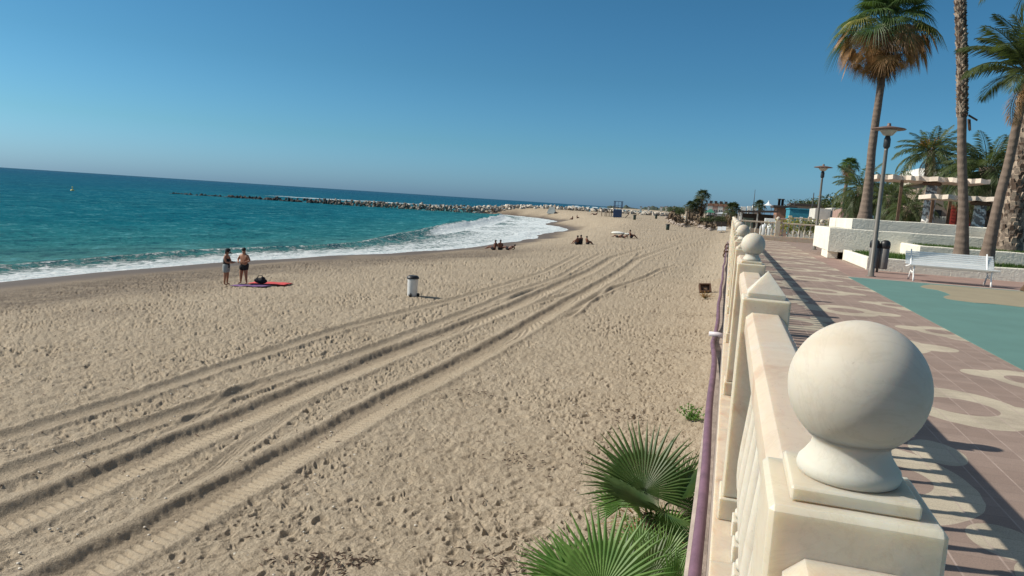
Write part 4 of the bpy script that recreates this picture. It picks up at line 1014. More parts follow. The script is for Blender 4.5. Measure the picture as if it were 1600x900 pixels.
    g = 'distant fan palms on the beach edge'
    for k, (px, py, y, nn, lb, z0) in enumerate(((1079,322,170,.9,'leftmost and lowest of the three dark palms beside the beach path',-1.),(1089,318,172,.95,'middle one of the three dark palms beside the beach path',-1.),(1098,306,174,1.15,'tallest and rightmost of the three dark palms beside the beach path',-1.),(1145,328,140,1.1,'dense low palm at the left end of the beach bar',-.9),(1187,321,165,.9,'palm sticking up behind the roof of the beach bar',-.9))):
        c = at(px, py, y); fan_palm('fan_palm', [(c.x-.3*(k < 3), y, z0), tuple(c)], .28, .24, 1.15*nn, 24, 30, lb, 70+k, g, nseg=10, petiole=1.0*nn, skirt=max(.6, (c.z-z0)*.6), mats=('leaf_far','leaf_dead_dark'))
    # leaning trunk cut by the right edge
    th = thing('leaning_tree', (7.55, 22.1, 0), 'brown leaning tree trunk foot at the right edge beside the bench', 'tree')
    b = MB(); b.tube([(-.03,0,-.02),(.12,.02,.3),(.55,.1,1.0),(1.2,.2,2.0),(2.2,.3,3.2)], [.13,.10,.09,.08,.05], 10, jit=.05); b.build('trunk', M['wood'], th)
    b = MB(); rnd = random.Random(8)
    for k in range(500):
        c = Vector((2.6,.3,3.6))+Vector((rnd.gauss(0,.6), rnd.gauss(0,.6), rnd.gauss(0,.4))); d = Vector((rnd.gauss(0,1),rnd.gauss(0,1),rnd.gauss(0,1))).normalized()*.09; e = d.orthogonal().normalized()*.04
        b.add([c-d,c+e,c+d,c-e], [(0,1,2,3)])
    b.build('crown', M['leaf_fan'], th)
def beach_palm(loc, leaves, label, seed, light=False):
    rnd = random.Random(seed); base = Vector(loc); th = thing('beach_palm', base, label, 'palm plant')
    mats = [M['leaf_beach'], M['leaf_fan'], M['leaf_dead']]
    b = MB(); b.tube([(0,0,-.25),(0,0,.0),(0,0,.28)], [.16,.15,.10], 10, jit=.1); leaf_boots(b, [(0,0,-.1),(0,0,.3)], [.15,.12], -.05, .26, rnd, .09, 1, 0, 0, .06); b.build('trunk', M['trunk_rough'], th)
    b = MB(); c = MB()
    for (px, py, z, ax, nr, Rl, ns, sp, mi) in leaves:
        o = atz(px, py, z)-base if px else Vector(z)
        b.tube([Vector((0,0,.15)), Vector((0,0,.2)).lerp(o, .55)+Vector((0,0,.10)), o], [.018,.013,.010], 6, mi)
        fan_leaf(b, o, ax, nr, Rl, ns, sp, .12, .52, mi, rnd)
    b.build('fronds', mats, th)
    for k in range(150):
        a = rnd.uniform(0, 2*PI); r = rnd.uniform(.05, .5); p = Vector((math.cos(a)*r, math.sin(a)*r, .05+rnd.uniform(0, .35)*(1-r))); d = Vector((math.cos(a), math.sin(a), rnd.uniform(-.5, .6)))
        q = p+d*rnd.uniform(.12, .4); w = Vector((-d.y, d.x, 0))*.012
        c.add([p-w, p+w, q+w*.4-Vector((0,0,.03)), q-w*.2-Vector((0,0,.03))], [(0,1,2,3)])
    c.build('dead_leaves', M['leaf_dead'], th)
    return th
def build_beach_palms():
    beach_palm((-.62, 9.9, gz(-.62, 9.9)), [
        (1006,768,-2.28,(-.12,.46,.88),(.10,-.80,.58),1.06,40,R(112),1),
        (1058,782,-2.35,(.40,.35,.84),(-.75,-.35,.50),.86,32,R(70),1),
        (1030,800,-2.45,(-.86,.22,.42),(.42,-.10,.90),1.15,34,R(62),1),
        (1040,800,-2.5,(.3,-.75,.10),(.3,.1,.9),.62,28,R(80),1),
        (968,792,-2.62,(-.45,.45,.70),(-.1,-.75,.55),.46,30,R(115),0),
        (1062,800,-2.5,(.75,.1,.5),(-.3,-.8,.5),.5,26,R(90),1),
        (1005,815,-2.7,(-.2,-.5,.5),(.1,-.5,.9),.55,28,R(105),0),
        (990,780,-2.6,(-.65,.5,.55),(.2,-.7,.6),.62,28,R(100),0),
        (1045,830,-2.75,(.3,-.2,.7),(0,-.8,.5),.5,26,R(100),0)],
        'dark green fan palm growing from the sand against the wall, farther of the two', 5)
    beach_palm((-.75, 7.6, gz(-.75, 7.6)), [
        (940,925,-2.25,(-.12,.48,.87),(.0,-.86,.50),.92,32,R(98),0),
        (1015,905,-2.5,(.35,.48,.80),(.0,-.8,.5),.60,26,R(85),1),
        (1052,925,-2.35,(.05,.30,.95),(.2,-.9,.2),.55,16,R(35),0),
        (965,915,-2.5,(.15,.50,.85),(.0,-.8,.6),.62,28,R(95),1),
        (0,0,(-.5,-.3,.55),(-.8,-.3,.4),(.3,-.2,.9),.7,30,R(110),0),
        (1000,860,-2.75,(.2,.5,.7),(-.1,-.8,.6),.5,26,R(105),0),
        (1035,880,-2.65,(.25,.35,.85),(.1,-.9,.3),.55,26,R(70),0),
        (905,935,-2.4,(-.45,.42,.8),(.2,-.8,.5),.75,30,R(85),0),
        (0,0,(.1,-.5,.6),(.1,-.8,.5),(0,.4,.9),.7,30,R(110),1)],
        'bright green fan palm with long stiff blades at the bottom edge, nearer of two', 6)
    rnd = random.Random(61); b = MB()
    for k in range(1500):
        x = -.25-abs(rnd.gauss(0,.42)); y = rnd.uniform(6.4,10.3); z = gz(x, y) if k % 3 == 0 else z
        L = rnd.uniform(.05,.16); a = rnd.uniform(0, 2*PI); d = Vector((math.cos(a)*L*.7, math.sin(a)*L*.7, L)); w = Vector((-math.sin(a), math.cos(a), 0))*.012
        q = Vector((x, y, z)); b.add([q-w, q+w, q+d*.6+w*1.3, q+d, q+d*.6-w*1.3], [(0,1,2,3,4)])
    tag(b.build('ground_cover', M['leaf_beach']), kind='stuff')
    # small weeds
    for k, (px, py, s, lb) in enumerate(((1088,640,.34,'small green weed sprouting at the foot of the wall, beyond the palms'),(1120,470,.5,'pale dry weed tuft on the sand near the crate'))):
        y = 15.9 if k == 0 else 40; x = -.42 if k == 0 else -.9; z = gz(x, y); rnd = random.Random(90+k)
        th = thing('weed', (x, y, z), lb, 'plant'); b = MB(); c = MB()
        for j in range(26):
            a = rnd.uniform(0, 2*PI); t = rnd.uniform(.2, 1.2); L = s*rnd.uniform(.5, 1.2); d = Vector((math.cos(a)*math.sin(t), math.sin(a)*math.sin(t), math.cos(t)))*L
            b.tube([(0,0,0), d*.5, d], [.006,.005,.003], 3, 0, False)
            for q in range(14):
                p = d*rnd.uniform(.3, 1); e = Vector((rnd.gauss(0,1),rnd.gauss(0,1),rnd.gauss(0,1))).normalized()*.045; f = e.orthogonal().normalized()*.02
                c.add([p, p+e*.5+f, p+e, p+e*.5-f], [(0,1,2,3)])
        b.build('stems', M['leaf_date'], th); c.build('leaves', M['leaf_beach'] if k == 0 else M['leaf_dead'], th)
# ------------------------------------------------------------------ people
def skin_mesh(name, joints, edges, mat_, parent, sub=2):
    """joints: list of (co, radius) or (co,(rx,ry)); grown with a Skin modifier and baked to a mesh"""
    me = bpy.data.meshes.new(name); me.from_pydata([tuple(j[0]) for j in joints], edges, [])
    o = bpy.data.objects.new(name, me); COL.objects.link(o)
    md = o.modifiers.new('skin', 'SKIN'); md.use_smooth_shade = True
    sv = me.skin_vertices[0].data
    for i, j in enumerate(joints): sv[i].radius = j[1] if hasattr(j[1], '__len__') else (j[1], j[1]); sv[i].use_root = (i == 0)
    s2 = o.modifiers.new('sub', 'SUBSURF'); s2.levels = sub; s2.render_levels = sub
    bpy.context.view_layer.update()
    dg = bpy.context.evaluated_depsgraph_get(); ev = o.evaluated_get(dg); m2 = bpy.data.meshes.new_from_object(ev)
    o.modifiers.clear(); o.data = m2; m2.materials.clear(); m2.materials.append(mat_); m2.polygons.foreach_set('use_smooth', [True]*len(m2.polygons))
    o.parent = parent; o.name = name; return o
def person(loc, rz, J, label, skin='skin', group=None, clothes=(), hair='hair', hat=False, wide=None, scale=1.):
    """J: dict of joint positions in the person's frame (x right, y forward, z up)"""
    th = thing('person', loc, label, 'person', group, rz); th.scale = (scale,)*3
    V = {k: Vector(v) for k, v in J.items()}
    if wide is None: wide = 1.3
    w = wide
    names = ['pelvis','waist','chest','neck','head0','head1']
    jo = [(V['pelvis'],(.135*w,.115*w)),(V['waist'],(.125*w,.105*w)),(V['chest'],(.14*w,.11*w)),(V['neck'],.058+.012*w),(V['head0'],.078),(V['head1'],.092)]
    ed = [(0,1),(1,2),(2,3),(3,4),(4,5)]
    for s in 'lr':
        i = len(jo); jo += [(V['sh'+s],.058*w),(V['el'+s],.043*w),(V['wr'+s],.028),(V['ha'+s],.032)]; ed += [(2,i),(i,i+1),(i+1,i+2),(i+2,i+3)]
        d = (V['ha'+s]-V['wr'+s]).normalized(); e = d.orthogonal().normalized()
        for q in range(4):
            a = V['ha'+s]+e*(.024*(q-1.5)); jo += [(a+d*(.05-.006*abs(q-1.2)), .010)]; ed += [(i+3, len(jo)-1)]
        jo += [(V['ha'+s]-d*.01+e*.05, .011)]; ed += [(i+3, len(jo)-1)]
        i = len(jo); jo += [(V['hi'+s],.10*w),(V['kn'+s],.062*w),(V['an'+s],.038),(V['to'+s],.030)]; ed += [(0,i),(i,i+1),(i+1,i+2),(i+2,i+3)]
    skin_mesh('body', jo, ed, M[skin], th)
    # face: nose, eyes, ears on a small mesh, hair cap
    hd = V['head1']; fw = Vector(J.get('face', (0,1,0))).normalized(); sd = fw.cross(Vector((0,0,1))).normalized()
    b = MB(); b.ball(hd+fw*.095-Vector((0,0,.03)), .018, 5, (1,1,1.3)); b.ball(hd+sd*.088-Vector((0,0,.02)), .022, 5, (.5,.8,1.2)); b.ball(hd-sd*.088-Vector((0,0,.02)), .022, 5, (.5,.8,1.2)); b.build('face_features', M[skin], th)
    b = MB()
    for s_ in (-1,1): b.ball(hd+fw*.088+sd*(.032*s_)+Vector((0,0,.0)), .010, 4)
    b.build('eyes', M['hair'], th)
    b = MB(); b.ball(hd+Vector((0,0,.032))-fw*.030, .098, 8, (1,1,1.0)); 
    if hair == 'hair_long': b.ball(hd-fw*.06-Vector((0,0,.06)), .085, 8, (1,1,1.5))
    b.build('hair', M['hair'], th)
    if hat:
        b = MB(); b.lathe([(.118,.0),(.122,.03),(.11,.10),(.06,.135),(.005,.14)], hd+Vector((0,0,.025)), 18)
        c = hd+fw*.14+Vector((0,0,.035)); b.add([c-sd*.08-fw*.05,c+sd*.08-fw*.05,c+sd*.06+fw*.07-Vector((0,0,.015)),c-sd*.06+fw*.07-Vector((0,0,.015)),c-sd*.08-fw*.05-Vector((0,0,.012)),c+sd*.08-fw*.05-Vector((0,0,.012)),c+sd*.06+fw*.07-Vector((0,0,.027)),c-sd*.06+fw*.07-Vector((0,0,.027))], [(0,1,2,3),(7,6,5,4),(0,4,5,1),(1,5,6,2),(2,6,7,3),(3,7,4,0)])
        b.build('cap', M['black_cloth'], th)
    for c in clothes:
        kind, mt = c
        if kind in ('shorts', 'trunks'):
            lk = .72 if kind == 'shorts' else .62
            jo = [(V['pelvis'],(.165*w,.145*w)),(V['waist'].lerp(V['pelvis'],-.1),(.155*w,.135*w))]; ed = [(0,1)]
            for s in 'lr':
                i = len(jo); jo += [(V['hi'+s],.128*w),(V['hi'+s].lerp(V['kn'+s],lk),(.112 if kind == 'trunks' else .10)*w)]; ed += [(0,i),(i,i+1)]
            skin_mesh(kind, jo, ed, M[mt], th)
        if kind == 'top':
            jo = [(V['waist'],(.165*w,.145*w)),(V['pelvis'].lerp(V['waist'],-.75),(.20*w,.18*w)),(V['chest'],(.18*w,.15*w)),(V['chest'].lerp(V['neck'],.85),(.10*w,.085*w))]; ed = [(0,1),(0,2),(2,3)]
            i = len(jo)
            for s in 'lr': jo += [(V['sh'+s].lerp(V['chest'],.25),.066*w)]; ed += [(2,len(jo)-1)]
            skin_mesh('tank_top', jo, ed, M[mt], th)
    return th
STAND = dict(pelvis=(0,0,.92), waist=(0,0,1.08), chest=(0,.01,1.30), neck=(0,0,1.46), head0=(0,.02,1.54), head1=(0,.03,1.62),
    shl=(-.19,0,1.38), ell=(-.27,.03,1.12), wrl=(-.17,.20,1.05), hal=(-.11,.26,1.05), shr=(.19,0,1.38), elr=(.27,.03,1.12), wrr=(.17,.20,1.05), har=(.11,.26,1.05),
    hil=(-.10,0,.86), knl=(-.12,.01,.48), anl=(-.13,-.02,.08), tol=(-.14,.13,.035), hir=(.10,0,.86), knr=(.12,.01,.48), anr=(.13,-.02,.08), tor=(.14,.13,.035), face=(0,1,-.3))
def sit(lean=-.1, knees=.42, reach=.55, armf=.3, arm_back=False):
    d = dict(pelvis=(0,0,.12), waist=(0,lean*.4,.30), chest=(0,lean,.52), neck=(0,lean*1.15,.68), head0=(0,lean*1.1+.02,.75), head1=(0,lean*1.1+.04,.84), face=(0,1,-.1))
    for s, n in ((-1,'l'),(1,'r')):
        d['sh'+n] = (.18*s, lean, .60)
        if arm_back: d['el'+n] = (.25*s, lean-.12, .34); d['wr'+n] = (.28*s, lean-.22, .10); d['ha'+n] = (.28*s, lean-.27, .04)
        else: d['el'+n] = (.25*s, lean+.14, .40); d['wr'+n] = (.15*s, armf, .40); d['ha'+n] = (.10*s, armf+.06, .40)
        d['hi'+n] = (.10*s, .05, .12); d['kn'+n] = (.16*s, reach*.72, knees); d['an'+n] = (.13*s, reach+.18, .07); d['to'+n] = (.13*s, reach+.32, .06)
    return d
def build_people():
    wj = dict(STAND); wj.update(face=(0,1,-.45), ell=(-.23,.10,1.12), wrl=(-.13,.32,1.12), hal=(-.07,.38,1.13), elr=(.23,.10,1.12), wrr=(.13,.32,1.10), har=(.06,.38,1.11), head1=(0,.06,1.61))
    x, y = -22.56, 29.41
    person((x, y, gz(x, y)), R(-80), wj, 'woman in a dark sleeveless top, grey shorts and dark cap, standing side-on by the towels', 'skin', None, (('shorts','grey_cloth'),('top','black_cloth')), 'hair_long', True, 1.08, .99)
    x, y = -21.95, 29.9; mj = dict(STAND); mj.update(face=(0,1,-.5), head1=(0,.06,1.63), ell=(-.33,.02,1.16), wrl=(-.17,.20,1.07), elr=(.33,.02,1.16), wrr=(.17,.20,1.07), hir=(.11,0,.86), knr=(.14,.02,.48), anr=(.17,0,.08), tor=(.20,.14,.035), anl=(-.15,-.02,.08), tol=(-.18,.13,.035))
    person((x, y, gz(x, y)), R(178), mj, 'bare-chested man in black shorts standing next to the woman, hands at his belly', 'skin', None, (('trunks','black_cloth'),), 'hair', False, 1.25, 1.0)
    x, y = -23.6, 75.0
    tx, ty = -22.9, 73.9
    person((tx-.75, ty+.3, gz(tx-.75, ty+.3)), R(75), sit(-.12, .30, .7, .3, True), 'leftmost sitter by the water, dark skinned, legs stretched towards the sea', 'skin_dark', None, (('trunks','black_cloth'),), scale=1.12)
    person((tx, ty, gz(tx, ty)), R(20), sit(-.08, .34, .5), 'middle sitter by the water, back turned, sitting close to the reclining one', 'skin_dark', None, (('trunks','black_cloth'),), scale=1.12)
    lay = sit(-.42, .30, .6, .3, True); lay.update(chest=(0,-.42,.30), neck=(0,-.56,.38), head0=(0,-.62,.42), head1=(0,-.68,.47), shl=(-.18,-.42,.36), shr=(.18,-.42,.36), ell=(-.26,-.55,.18), elr=(.26,-.55,.18), wrl=(-.25,-.35,.06), wrr=(.25,-.35,.06), hal=(-.24,-.28,.04), har=(.24,-.28,.04), waist=(0,-.2,.18))
    person((tx+.95, ty-.1, gz(tx+.95, ty-.1)), R(70), lay, 'person reclining on the sand at the right of the trio by the water', 'skin_dark', None, (('trunks','black_cloth'),), scale=1.1)
    tx, ty = -17.1, 85.8
    person((tx, ty, gz(tx, ty)), R(60), sit(-.02, .42, .42), 'left one of three people sitting together mid-beach, leaning forward', 'skin_dark', None, (('trunks','black_cloth'),), scale=1.15)
    person((tx+.35, ty+.3, gz(tx+.35, ty+.3)), R(40), sit(.0, .4, .4), 'middle one of three people sitting together mid-beach, sitting highest', 'skin_dark', None, (('top','black_cloth'),), scale=1.2)
    person((tx+1.2, ty-.1, gz(tx+1.2, ty-.1)), R(-50), sit(-.1, .36, .5), 'right one of three people sitting together mid-beach, seated apart', 'skin_dark', None, (('trunks','black_cloth'),), scale=1.05)
    for k, (dx, dy, rz, sc, lb) in enumerate(((0,0,80,1,'left sunbather of the group beside the pale heap'),(.85,-.2,60,1,'middle sunbather of the group beside the pale heap'),(1.7,.3,-70,1.2,'right sunbather of the group beside the pale heap, sitting up'))):
        x, y = -14.7+dx, 102+dy; person((x, y, gz(x, y)), R(rz), lay if k < 2 else sit(-.1), lb, 'skin_dark', None, (('trunks','black_cloth'),), scale=sc)
    # far figures
    q = (-88.5, 274.6); person((q[0], q[1], gz(*q)), R(200), STAND, 'tiny figure standing on the wet sand in front of the breakwater', 'skin_dark', None, (('trunks','black_cloth'),), wide=1.1)
    for k, (x, y, lb) in enumerate(((-48.2,231,'left one of two tiny figures sitting near the end of the beach'),(-46.6,230.5,'right one of two tiny figures sitting near the end of the beach'))):
        person((x, y, gz(x, y)), R(60-120*k), sit(-.05), lb, 'skin_dark', None, (('trunks','black_cloth'),), scale=1.3)
    x, y = -37.7, 211; person((x, y, gz(x, y)), R(85), lay, 'tiny lone figure lying on the sand left of the lifeguard tower', 'skin_dark', None, (('trunks','black_cloth'),), scale=1.3)
    # towels and bag
    def towel(cx, cy, w, l, rz, m, label, seed):
        n = 14; b = MB(); vs = []; fs = []; rnd = random.Random(seed)
        for i in range(n+1):
            for j in range(n+1):
                u = (i/n-.5)*w; v = (j/n-.5)*l; X = cx+u*math.cos(rz)-v*math.sin(rz); Y = cy+u*math.sin(rz)+v*math.cos(rz)
                vs.append((X, Y, 0.045+.03*noise.noise(Vector((X*3, Y*3, seed)))))
        g, _ = ground(np.array([v[0] for v in vs]), np.array([v[1] for v in vs])); vs = [(v[0], v[1], v[2]+gg) for v, gg in zip(vs, g)]
        for i in range(n):
            for j in range(n): a = i*(n+1)+j; fs.append((a, a+n+1, a+n+2, a+1))
        b.add(vs, fs, True); o = b.build('towel', M[m]); md = o.modifiers.new('t', 'SOLIDIFY'); md.thickness = .015; tag(o, label, 'towel')
    towel(-20.9, 30.5, 1.9, .95, R(8), 'red_cloth', 'red towel spread on the sand behind the black bag', 3)
    towel(-21.15, 29.35, 1.7, .75, R(5), 'violet_cloth', 'dark violet patterned towel in front of the black bag', 4)
    x, y = -21.05, 29.95; z = gz(x, y)+.07
    th = thing('beach_bag', (x, y, z), 'black beach bag lying between the red and violet towels', 'bag')
    b = MB(); b.ball((0,0,.13), .28, 8, (1.25,.6,.5)); b.ball((.12,0,.22), .13, 6, (1,.8,.9)); b.build('bag_body', M['black_cloth'], th)
    b = MB(); b.tube([(-.2,0,.22),(-.12,0,.36),(.06,0,.38),(.16,0,.26)], .018, 6); b.build('handle', M['black_cloth'], th)
    b = MB(); x, y = -17.0, 117.6
    x2, y2 = -14.9, 104.5; z = gz(x2, y2); q = at(966, 361.5, 112); z = gz(q.x, 112)
    b.ball((q.x, 112, z+.12), .55, 8, (1.9,.9,.42)); b.ball((q.x+1.2, 112.1, z+.08), .4, 6, (1.8,.7,.3))
    tag(b.build('cloth_heap', M['white_cloth']), 'pale crumpled heap of cloth on the sand behind the sunbathers', 'cloth')
# ------------------------------------------------------------------ breakwater, tower and shore things
def build_breakwater():
    rnd = random.Random(77); protos = []
    import bmesh
    rmat = {}
    for nm, a, c in (('rock_dark', (.03,.032,.032), (.07,.065,.06)), ('rock_mid', (.10,.09,.075), (.36,.31,.25)), ('rock_pale', (.28,.235,.19), (.68,.62,.52))):
        m = bpy.data.materials.new(nm); m.use_nodes = True; t = NT(m); oi = t.n('ShaderNodeObjectInfo')
        f = t.math('ADD', t.math('MULTIPLY', oi.outputs['Random'], .7), t.math('MULTIPLY', t.noise(1.5, 3, .6, t.pos()), .5))
        t.l(t.ramp(f, [(.25, a), (.8, c)]), t.b.inputs['Base Color']); t.b.inputs['Roughness'].default_value = .85
        t.bump(t.noise(2.5, 4, .6, t.pos()), .7, .2); rmat[nm] = m
    for k in range(7):
        bm = bmesh.new(); bmesh.ops.create_icosphere(bm, subdivisions=2, radius=1)
        planes = [(Vector((rnd.gauss(0,1),rnd.gauss(0,1),rnd.gauss(0,1))).normalized(), rnd.uniform(.45, .8)) for _ in range(9)]
        for v in bm.verts:
            p = v.co.copy()
            for n, d in planes:
                e = p.dot(n)-d
                if e > 0: p -= n*e
            v.co = p*(1+.08*noise.noise(p*2+Vector((k*9,0,0))))
        me = bpy.data.meshes.new('boulder'); bm.to_mesh(me); bm.free(); protos.append(me)
    segs = []; tot = 0
    for i in range(len(BWL)-1):
        L = np.linalg.norm(BWL[i+1]-BWL[i]); segs.append((tot, L, BWL[i], BWL[i+1])); tot += L
    rocks = []
    N = 1150
    for k in range(N):
        s = rnd.random()**.9*tot
        for (s0, L, a, c) in segs:
            if s0 <= s <= s0+L: u = (s-s0)/L; p = a+(c-a)*u; t_ = (c-a)/L; break
        nrm = np.array([-t_[1], t_[0]]); off = rnd.gauss(0, 1.8); p = p+nrm*off
        fr = s/tot
        crest = -3.9+2.0*float(ss(0, .5, np.array(fr)))+2.1*float(ss(.5, .8, np.array(fr)))
        if fr < .28 and rnd.random() < .45*(.28-fr)/.28+.1: crest -= .4
        base = gz(p[0], p[1]) if p[0] > -106 else -4.6
        z = base+(crest-base)*max(0, 1-(off/3.6)**2)*rnd.uniform(.35, 1)
        size = rnd.uniform(.45, 1.0)*(.75+.3*fr)
        rocks.append((p[0], p[1], z, size, fr))
    # the 300 that show largest first: high and on the near side
    rocks.sort(key=lambda r: -(r[3]/math.hypot(r[0], r[1])*100+.03*(r[2]+4)-.12*r[4]))
    proto_o = {}
    labs = {'rock_dark':'dark wet boulder in the low far tip of the breakwater','rock_mid':'grey brown boulder in the middle stretch of the breakwater','rock_pale':'pale dry boulder in the stretch of breakwater nearest the beach'}
    grps = {'rock_dark':'dark boulders of the breakwater tip','rock_mid':'boulders of the middle breakwater','rock_pale':'pale boulders where the breakwater meets the beach'}
    pm = {}
    for nm in labs:
        for j, me in enumerate(protos): m2 = me.copy(); m2.materials.append(rmat[nm]); pm[nm, j] = m2
    rest = {}
    for k, (x, y, z, s, fr) in enumerate(rocks):
        f2 = fr+rnd.uniform(-.08, .08); nm = 'rock_dark' if f2 < .30 else ('rock_mid' if f2 < .50 else 'rock_pale')
        rot = (rnd.uniform(0,6), rnd.uniform(0,6), rnd.uniform(0,6)); sc = (s*rnd.uniform(.9,1.4), s, s*rnd.uniform(.6,.95))
        if k < 300:
            o = bpy.data.objects.new('boulder', pm[nm, k % 7]); COL.objects.link(o); o.location = (x,y,z); o.rotation_euler = rot; o.scale = sc
            tag(o, labs[nm], 'boulder', grps[nm])
        else:
            from mathutils import Euler
            mx = Euler(rot).to_matrix(); b = rest.setdefault(nm, MB()); me = protos[k % 7]
            b.add([Vector((x,y,z))+mx@Vector((v.co.x*sc[0], v.co.y*sc[1], v.co.z*sc[2])) for v in me.vertices], [tuple(p.vertices) for p in me.polygons])
    allb = MB(); ml = []
    for i, (nm, b) in enumerate(rest.items()):
        ml.append(rmat[nm]); allb.add(b.v, b.f, False, i)
    o = allb.build('breakwater_rubble', ml); tag(o, kind='stuff')
def build_far_beach():
    # lifeguard tower
    x, y = -26.9, 183; z = gz(x, y)-.1; H = at(965, 315, y).z-z
    th = thing('lifeguard_tower', (x, y, z), 'blue wooden lifeguard tower with open railed top on the far sand', 'tower')
    w = .95; m = M['blue_wood']
    b = MB(); b.bbox(-w, w, -w, w, .05, H*.50, .03)
    for i in range(7): xx = -w+2*w*(i+.5)/7; b.box(xx-.05, xx+.05, -w-.05, -w-.005, .1, H*.48)
    b.build('cabin', m, th)
    for sx in (-1, 1):
        for sy in (-1, 1):
            b = MB(); b.box(sx*(w-.06)-.07, sx*(w-.06)+.07, sy*(w-.06)-.07, sy*(w-.06)+.07, H*.502, H); b.build('post', m, th)
    b = MB()
    for zz in (H*.62, H*.74):
        b.box(-w+.13, w-.13, -w, -w+.08, zz, zz+.08); b.box(-w+.13, w-.13, w-.08, w, zz, zz+.08)
    b.build('railing', m, th)
    b = MB(); b.bbox(-w-.08, w+.08, -w-.08, w+.08, H+.002, H+.12, .02); b.build('roof_frame', m, th)
    b = MB(); b.tube([(.1,-w,H*.52),(.1,-w,H*.98)], .05, 6); b.build('mullion', m, th)
    b = MB(); b.bbox(w+.1, w+.9, -.5, .5, .0, .12, .02); b.tube([(w+.9,0,0),(w+1.9,0,1.15)], .09, 6); b.build('ramp', M['terracotta'], th)
    # canopy with trestle legs to the left of the tower
    x2 = at(947, 338, 188).x; z = gz(x2, 188)
    th = thing('shade_table', (x2-.4, 188, z), 'white topped trestle shade standing left of the lifeguard tower', 'shade')
    b = MB(); b.bbox(-.9, 1.9, -1, 1, 1.75, 1.9, .03); b.build('top', M['roof_dark'], th)
    b = MB(); b.bbox(-.3, 1.0, -.6, .6, 1.902, 2.12, .05); b.build('white_board', M['white_plastic'], th)
    for (a, c) in ((-.7,-.8),(-.1,.8),(.6,-.8),(1.5,.8),(1.2,-.8)):
        b = MB(); b.tube([(a+.1,c,0),(a,c,1.749)], .09, 6); b.build('leg', M['wood'], th)
    # folded parasol windbreak near breakwater
    x, y = -63.5, 266; z = gz(x, y)
    th = thing('beach_tent', (x, y, z), 'grey and dark beach shelter pitched in front of the breakwater', 'tent')
    b = MB(); b.add([(-1.6,-1,0),(1.6,-1,0),(1.6,1,0),(-1.6,1,0),(-.9,0,2.6),(1.1,0,2.3)], [(0,1,5,4),(1,2,5),(2,3,4,5),(3,0,4)]); b.build('canopy', mat('tent_grey', (.30,.33,.32), .8), th)
    b = MB(); b.ball((1.9,-1.1,.35), .6, 7, (1.2,.8,.7)); b.build('gear', M['black_cloth'], th)
    # stone banks with brushwood (two) and a leaning post
    rnd = random.Random(9); pale = mat('bank_stone', (.36,.30,.25), .9, .3, 1.0, .04, 5)
    for k, (p0, p1, y0, y1, lb) in enumerate((((1047,339),(1066,352),172,146,'left bank of pale stones with brown brushwood, descending to the sand'),((1076,341),(1110,354.5),168,140,'right and longer bank of pale stones with brown brushwood below the three palms'))):
        a = at(p0[0], p0[1], y0); c = at(p1[0], p1[1], y1); a.z = gz(a.x, y0); c.z = gz(c.x, y1)
        th = thing('stone_bank', a, lb, 'stone bank'); b = MB()
        for j in range(70):
            u = rnd.random(); p = a.lerp(c, u)-a; r = rnd.uniform(.18, .4)
            b.ball(p+Vector((rnd.gauss(0,.3), rnd.gauss(0,.6), rnd.uniform(0,.4)+.6*(1-u)*rnd.random())), r, 4, (1.3,1,.8))
        b.build('stones', pale, th); b = MB()
        hh = 2.4 if k == 0 else 2.5
        for j in range(420):
            u = rnd.random(); p = a.lerp(c, u*.95)-a+Vector((.6,1.2,.3)); h = hh*(1-u*.75)*rnd.uniform(.5, 1); l = rnd.gauss(0,.5)
            w = .07; b.add([p+Vector((l-w,0,0)), p+Vector((l+w,0,0)), p+Vector((l+w+rnd.gauss(0,.25),rnd.gauss(0,.3),h)), p+Vector((l-w+rnd.gauss(0,.25),rnd.gauss(0,.3),h))], [(0,1,2,3)])
        o = b.build('brushwood', M['thatch'], th); o['kind'] = 'stuff'
    q = at(1070, 350, 150); z = gz(q.x, 150); b = MB(); hz = at(1071, 330, 150).z
    b.tube([(q.x,150,z-.1),(q.x+.15,150,(z+hz)/2),(q.x+.1,150.2,hz)], [.28,.2,.14], 8, jit=.08); tag(b.build('tree_stump', mat('dry_wood', (.30,.24,.18), .9, .3)), 'pale bare trunk standing between the two stone banks', 'trunk')
    for k, (px, py, y, lb) in enumerate(((1062,331,158,'round olive green bush left of the three palms'),)):
        bush(px, py, y, .8, lb, 101+k)
    # buoy
    x, y = -193, 179
    th = thing('buoy', (x, y, -4.2), 'small yellow buoy floating far out on the left', 'buoy')
    b = MB(); b.lathe([(.1,-.3),(.7,-.2),(.8,.2),(.55,.5),(.2,.6)], n=14); b.build('float', M['yellow'], th)
    b = MB(); b.lathe([(.12,.6),(.10,1.5)], n=8); b.ball((0,0,1.6), .25, 6); b.build('mast', M['yellow'], th); th.scale = (.7,.7,.7)
